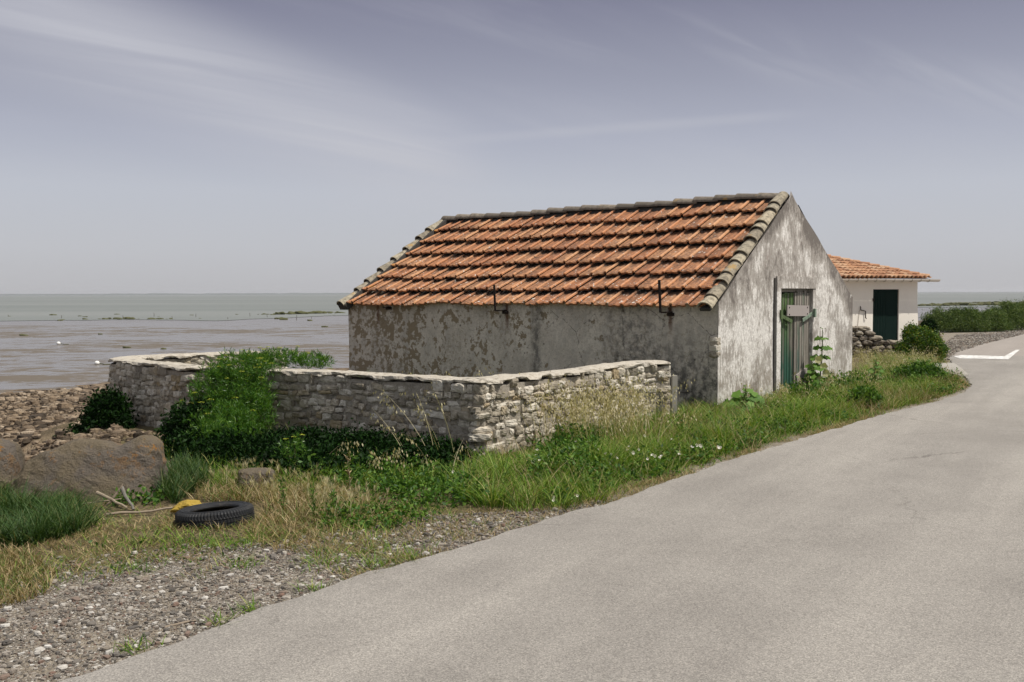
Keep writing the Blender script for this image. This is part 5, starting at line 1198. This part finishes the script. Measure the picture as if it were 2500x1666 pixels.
# hollyhocks
def leaf_disc(rr, c, r, nrm):
    nrm = Vector(nrm).normalized(); a = nrm.orthogonal().normalized(); b = nrm.cross(a); V = [Vector(c)]; n = 10
    for k in range(n): th = 2*math.pi*k/n; q = r*(1+.18*math.cos(5*th)); V.append(Vector(c)+a*math.cos(th)*q+b*math.sin(th)*q+nrm*(.12*r*math.cos(3*th)))
    Fc = [(0, 1+k, 1+(k+1) % n, 1+(k+2) % n) for k in range(0, n, 2)]; return [tuple(v) for v in V], Fc
def mallow(loc, hgt, seed, label, nl=16, flowers=3, lr=.085, sway=.1):
    rr = np.random.RandomState(seed); root = empty('hollyhock', loc, label=label, cat='plant'); A = Acc(); pts = [(sway*math.sin(t*2.2)*t, .03*t, hgt*t) for t in np.linspace(0, 1, 8)]; A.tube(pts, [.014*(1-.6*i/8) for i in range(8)], 6); st = A.build('stem', mStem, root)
    A = Acc(); T = Acc()
    for i in range(nl):
        t = .08+.9*i/nl; r = lr*(1-.72*t)*rr.uniform(.7, 1.25); a = rr.uniform(0, 6.28); base = Vector(pts[min(7, int(t*7))]); c = base+Vector((math.cos(a), math.sin(a)*.8-.2, .1))*(r*1.5+.02)
        V, Fc = leaf_disc(rr, c, r, (math.cos(a)*.5+rr.uniform(-.3, .3), -.5, .8)); A.add(V, Fc); 
    A.build('leaves', mHol, root, smooth=True)
    V, Fc = leafcloud(rr, np.array([pts[min(7, int(t*7))] for t in np.linspace(.45, 1, 16)]), .03, 7, .6, .022); tag(mesh('buds', V, Fc, mHol, root), kind='stuff')
    for k in range(flowers):
        A = Acc(); z_ = hgt*(.56-.1*k); c = Vector((rr.uniform(-.10, .08), -.16, z_)); n = 10
        for j in range(5):
            th = 2*math.pi*j/5; d = Vector((math.cos(th), -.35, math.sin(th))).normalized(); s = Vector((-math.sin(th), 0, math.cos(th)))
            V = [c, c+d*.050+s*.036, c+d*.078, c+d*.050-s*.036]; A.add([tuple(v) for v in V], [(0, 1, 2, 3)])
        A.build('flower', mPetY, root)
    return root
mallow((*gU(3.28, .26), 0), 1.16, 3, 'tall hollyhock with pale flowers growing in front of the green door', 44, 5, .14, .06)
mallow((*gU(3.05, .32), 0), .62, 4, 'shorter leafy hollyhock at the foot of the door', 22, 0, .11, -.12)
mallow((*gU(.12, .30), 0), .40, 5, 'small pale leaved hollyhock at the near corner of the shed', 20, 0, .17, .12)
mallow((*gU(-.25, .45), -.02), .24, 8, 'low hollyhock seedling just left of the shed corner', 12, 0, .16, .1)
mallow((*gU(5.35, .45), 0), .55, 6, 'leafy hollyhock at the far end of the gable wall', 18, 0, .10, .1)
# stand-alone stems behind the tyre
for i, (x, y, h_, lab) in enumerate(((802, 1150, .42, 'reddish dry dock stalk standing before the dark shrub'), (650, 1175, .30, 'green thistle like stem right behind the tyre'), (720, 1190, .27, 'leafy upright stem in the dry grass right of the tyre'), (765, 1185, .22, 'short leafy stem farthest right in the dry grass by the tyre'))):
    g = gd(x, y+10); rr = np.random.RandomState(60+i); root = empty('weed_stalk', (g[0], g[1], 0), label=lab, cat='plant'); A = Acc(); A.tube([(0, 0, 0), (.01, 0, h_*.5), (-.01, 0, h_)], [.005, .004, .002], 6); A.build('stem', mStick if i == 0 else mStem, root)
    V, Fc = leafcloud(rr, np.array([(0, 0, h_*t) for t in np.linspace(.15, 1, 22)]), .035, 4, .25, .008, .8); mesh('leaves', V, Fc, mDry if i == 0 else mWeedL, root)

# bindweed flowers
FL = [(1232, 1048), (1222, 1064), (1240, 1060), (1236, 1036), (1262, 1049), (1275, 1143), (1272, 1150), (1326, 1140), (1372, 1026), (1376, 1035), (1392, 1045), (1406, 1046), (1416, 1054), (1440, 1036), (1453, 1042), (1446, 1028), (1487, 1055), (1500, 1048), (1515, 1053), (1520, 1050), (1507, 1049), (1545, 1012), (1600, 1024), (1608, 1026), (1590, 1028), (1648, 1030), (1656, 1032), (1466, 1034), (1350, 1018), (1042, 1085), (1322, 1016), (1480, 1003), (1560, 1046)]
base = None
for i, (x, y) in enumerate(FL):
    zf = .16 if y < 1100 else .10; g = gp(x*1.0625, y*1.0625, zf)
    if base is None:
        A = Acc(); n = 10
        for j in range(n):
            a0, a1 = 2*math.pi*j/n, 2*math.pi*(j+1)/n; V = [(.004*math.cos(a0), .004*math.sin(a0), 0), (.026*math.cos(a0), .026*math.sin(a0), .026), (.026*math.cos(a1), .026*math.sin(a1), .026), (.004*math.cos(a1), .004*math.sin(a1), 0)]; A.add(V, [(0, 1, 2, 3)])
        o = A.build('bindweed_flower', mPetW); base = o
    else: o = base.copy(); C.objects.link(o)
    o.location = (g[0], g[1], zf); o.rotation_euler = (R.uniform(.2, 1.3), R.uniform(-.5, .5), R.uniform(-1, 1)); sc_ = R.uniform(.5, .85)*(.62 if y > 1100 else 1); o.scale = (sc_,)*3
    tag(o, 'small white bindweed flower ' + ('low in the grass close to the road edge' if y > 1100 else 'under the stone wall corner' if x < 1300 else 'in the lush green grass before the shed'), 'flower', 'bindweed flowers near the road edge' if y > 1100 else 'bindweed flowers under the wall corner' if x < 1300 else 'bindweed flowers in the green verge')

# ---------------------------------------------------------------- pebbles and beach stones
def pebbles(name, p, size, m, label, flat=.55, T=CS2, embed=.2, cat='stones', seed=3):
    rr = np.random.RandomState(seed); V, Fc = T; r = (np.abs(V)**2.6).sum(1)**(1/2.6); P = V/r[:, None]; N = len(p)
    s = size[:, None]*np.stack([rr.uniform(.7, 1.5, N), rr.uniform(.6, 1.1, N), rr.uniform(.35, .8, N)*flat/.55], 1)/2
    jit = 1+(rr.rand(N, len(P), 1)-.5)*.4; Q = P[None]*jit*s[:, None, :]; a = rr.uniform(0, 6.28, N); ca, sa = np.cos(a)[:, None], np.sin(a)[:, None]
    X = Q[:, :, 0]*ca-Q[:, :, 1]*sa; Y = Q[:, :, 0]*sa+Q[:, :, 1]*ca; z = gz(p[:, 0], p[:, 1])+s[:, 2]*(1-2*embed)
    VV = np.stack([X+p[:, 0:1], Y+p[:, 1:2], Q[:, :, 2]+z[:, None]], -1).reshape(-1, 3); FF = (np.arange(N)[:, None, None]*len(P)+Fc[None]).reshape(-1, 4)
    return tag(mesh(name, VV, FF, m), label, cat, kind='stuff')
rr = np.random.RandomState(101)
SHP = [(-7.0, 3.2), (-5.2, 8.2), (-2.4, 8.0), (-.9, 7.9), (.6, 8.4), (2.0, 9.2), (2.4, 9.3), (1.5, 7.4), (-.5, 4.6), (-4, 3.2)]
def mp_(x, y): return off_road(x, y)*(1-sstep(edge(x, y)+(fbm(x, y, 2, 17)-.5)*.8, np.interp(y, [5, 6.5, 7.5, 9], [2.2, 1.5, .6, .15]), np.interp(y, [5, 6.5, 7.5, 9], [3.0, 2.3, 1.2, .4])))
p = scatter(SHP, 9000, rr, mp_); sz = np.exp(rr.normal(size=len(p))*.55)*.0066; sz = np.clip(sz, .0035, .03); pebbles('gravel', p, sz, mPeb, 'mixed grey white and reddish gravel on the road shoulder', T=CS1, seed=5)
p = scatter(SHP, 150, rr, mp_); sz = rr.uniform(.016, .046, len(p)); pebbles('gravel', p, sz, mPeb, 'larger flat slate and brick pebbles strewn over the gravel', seed=6)
BE = [(-22, 13), (-13, 30), (-5, 30), (-4.2, 22), (-6.3, 17.5), (-6.4, 13.8), (-5.2, 12.5), (-4.3, 9.9), (-4.2, 9.3), (-9, 8.7)]
def mb_(x, y): return sstep(fbm(x, y, .8, 19), .25, .5)*inpoly(x, y, SEAP)*(gz(x, y) > MZ-.02)
p = scatter(BE, 170, rr, mb_); sz = np.exp(rr.normal(size=len(p))*.55)*.06; sz = np.clip(sz, .03, .26); pebbles('beach_rubble', p, sz, mBeachS, 'brown weedy rubble covering the beach beyond the boulders', flat=.6, T=CS2, embed=.3, seed=7)
p = scatter([(-5.6, 9.0), (-3.7, 9.2), (-3.5, 10.5), (-4.6, 12.9), (-6.2, 13.9), (-6.6, 12)], 260, rr); sz = np.clip(np.exp(rr.normal(size=len(p))*.5)*.05, .03, .2); pebbles('beach_rubble', p, sz, mBeachS, 'brown rubble on the bank between the boulders and the curved wall', flat=.6, embed=.3, seed=17)
G2 = [gd(2180, 826), gd(2150, 800), gd(2200, 770), gd(2353, 755), gd(2353, 768), gd(2260, 792)]
p = scatter(G2, 160, rr, lambda x, y: off_road(x, y)*1.0); sz = rr.uniform(.02, .06, len(p)); pebbles('gravel', p, sz, mPeb, 'pale gravel patch between hedge and road at right', seed=8)

# ---------------------------------------------------------------- air
hz = bpy.data.materials.new('sea_haze'); hz.use_nodes = True; ht = hz.node_tree; ht.nodes.clear()
ho = ht.nodes.new('ShaderNodeOutputMaterial'); hv = ht.nodes.new('ShaderNodeVolumePrincipled'); hv.inputs['Density'].default_value = .00011; hv.inputs['Color'].default_value = (.93, .95, 1, 1); hv.inputs['Anisotropy'].default_value = .2
ht.links.new(hv.outputs[0], ho.inputs['Volume'])
A = Acc(); A.box((0, 2900, 5), (15000, 7400, 22)); tag(A.build('haze', hz), 'thin pale sea haze over the bay', 'haze', kind='stuff')
print('verts', sum(len(o.data.vertices) for o in S.objects if o.type == 'MESH'))
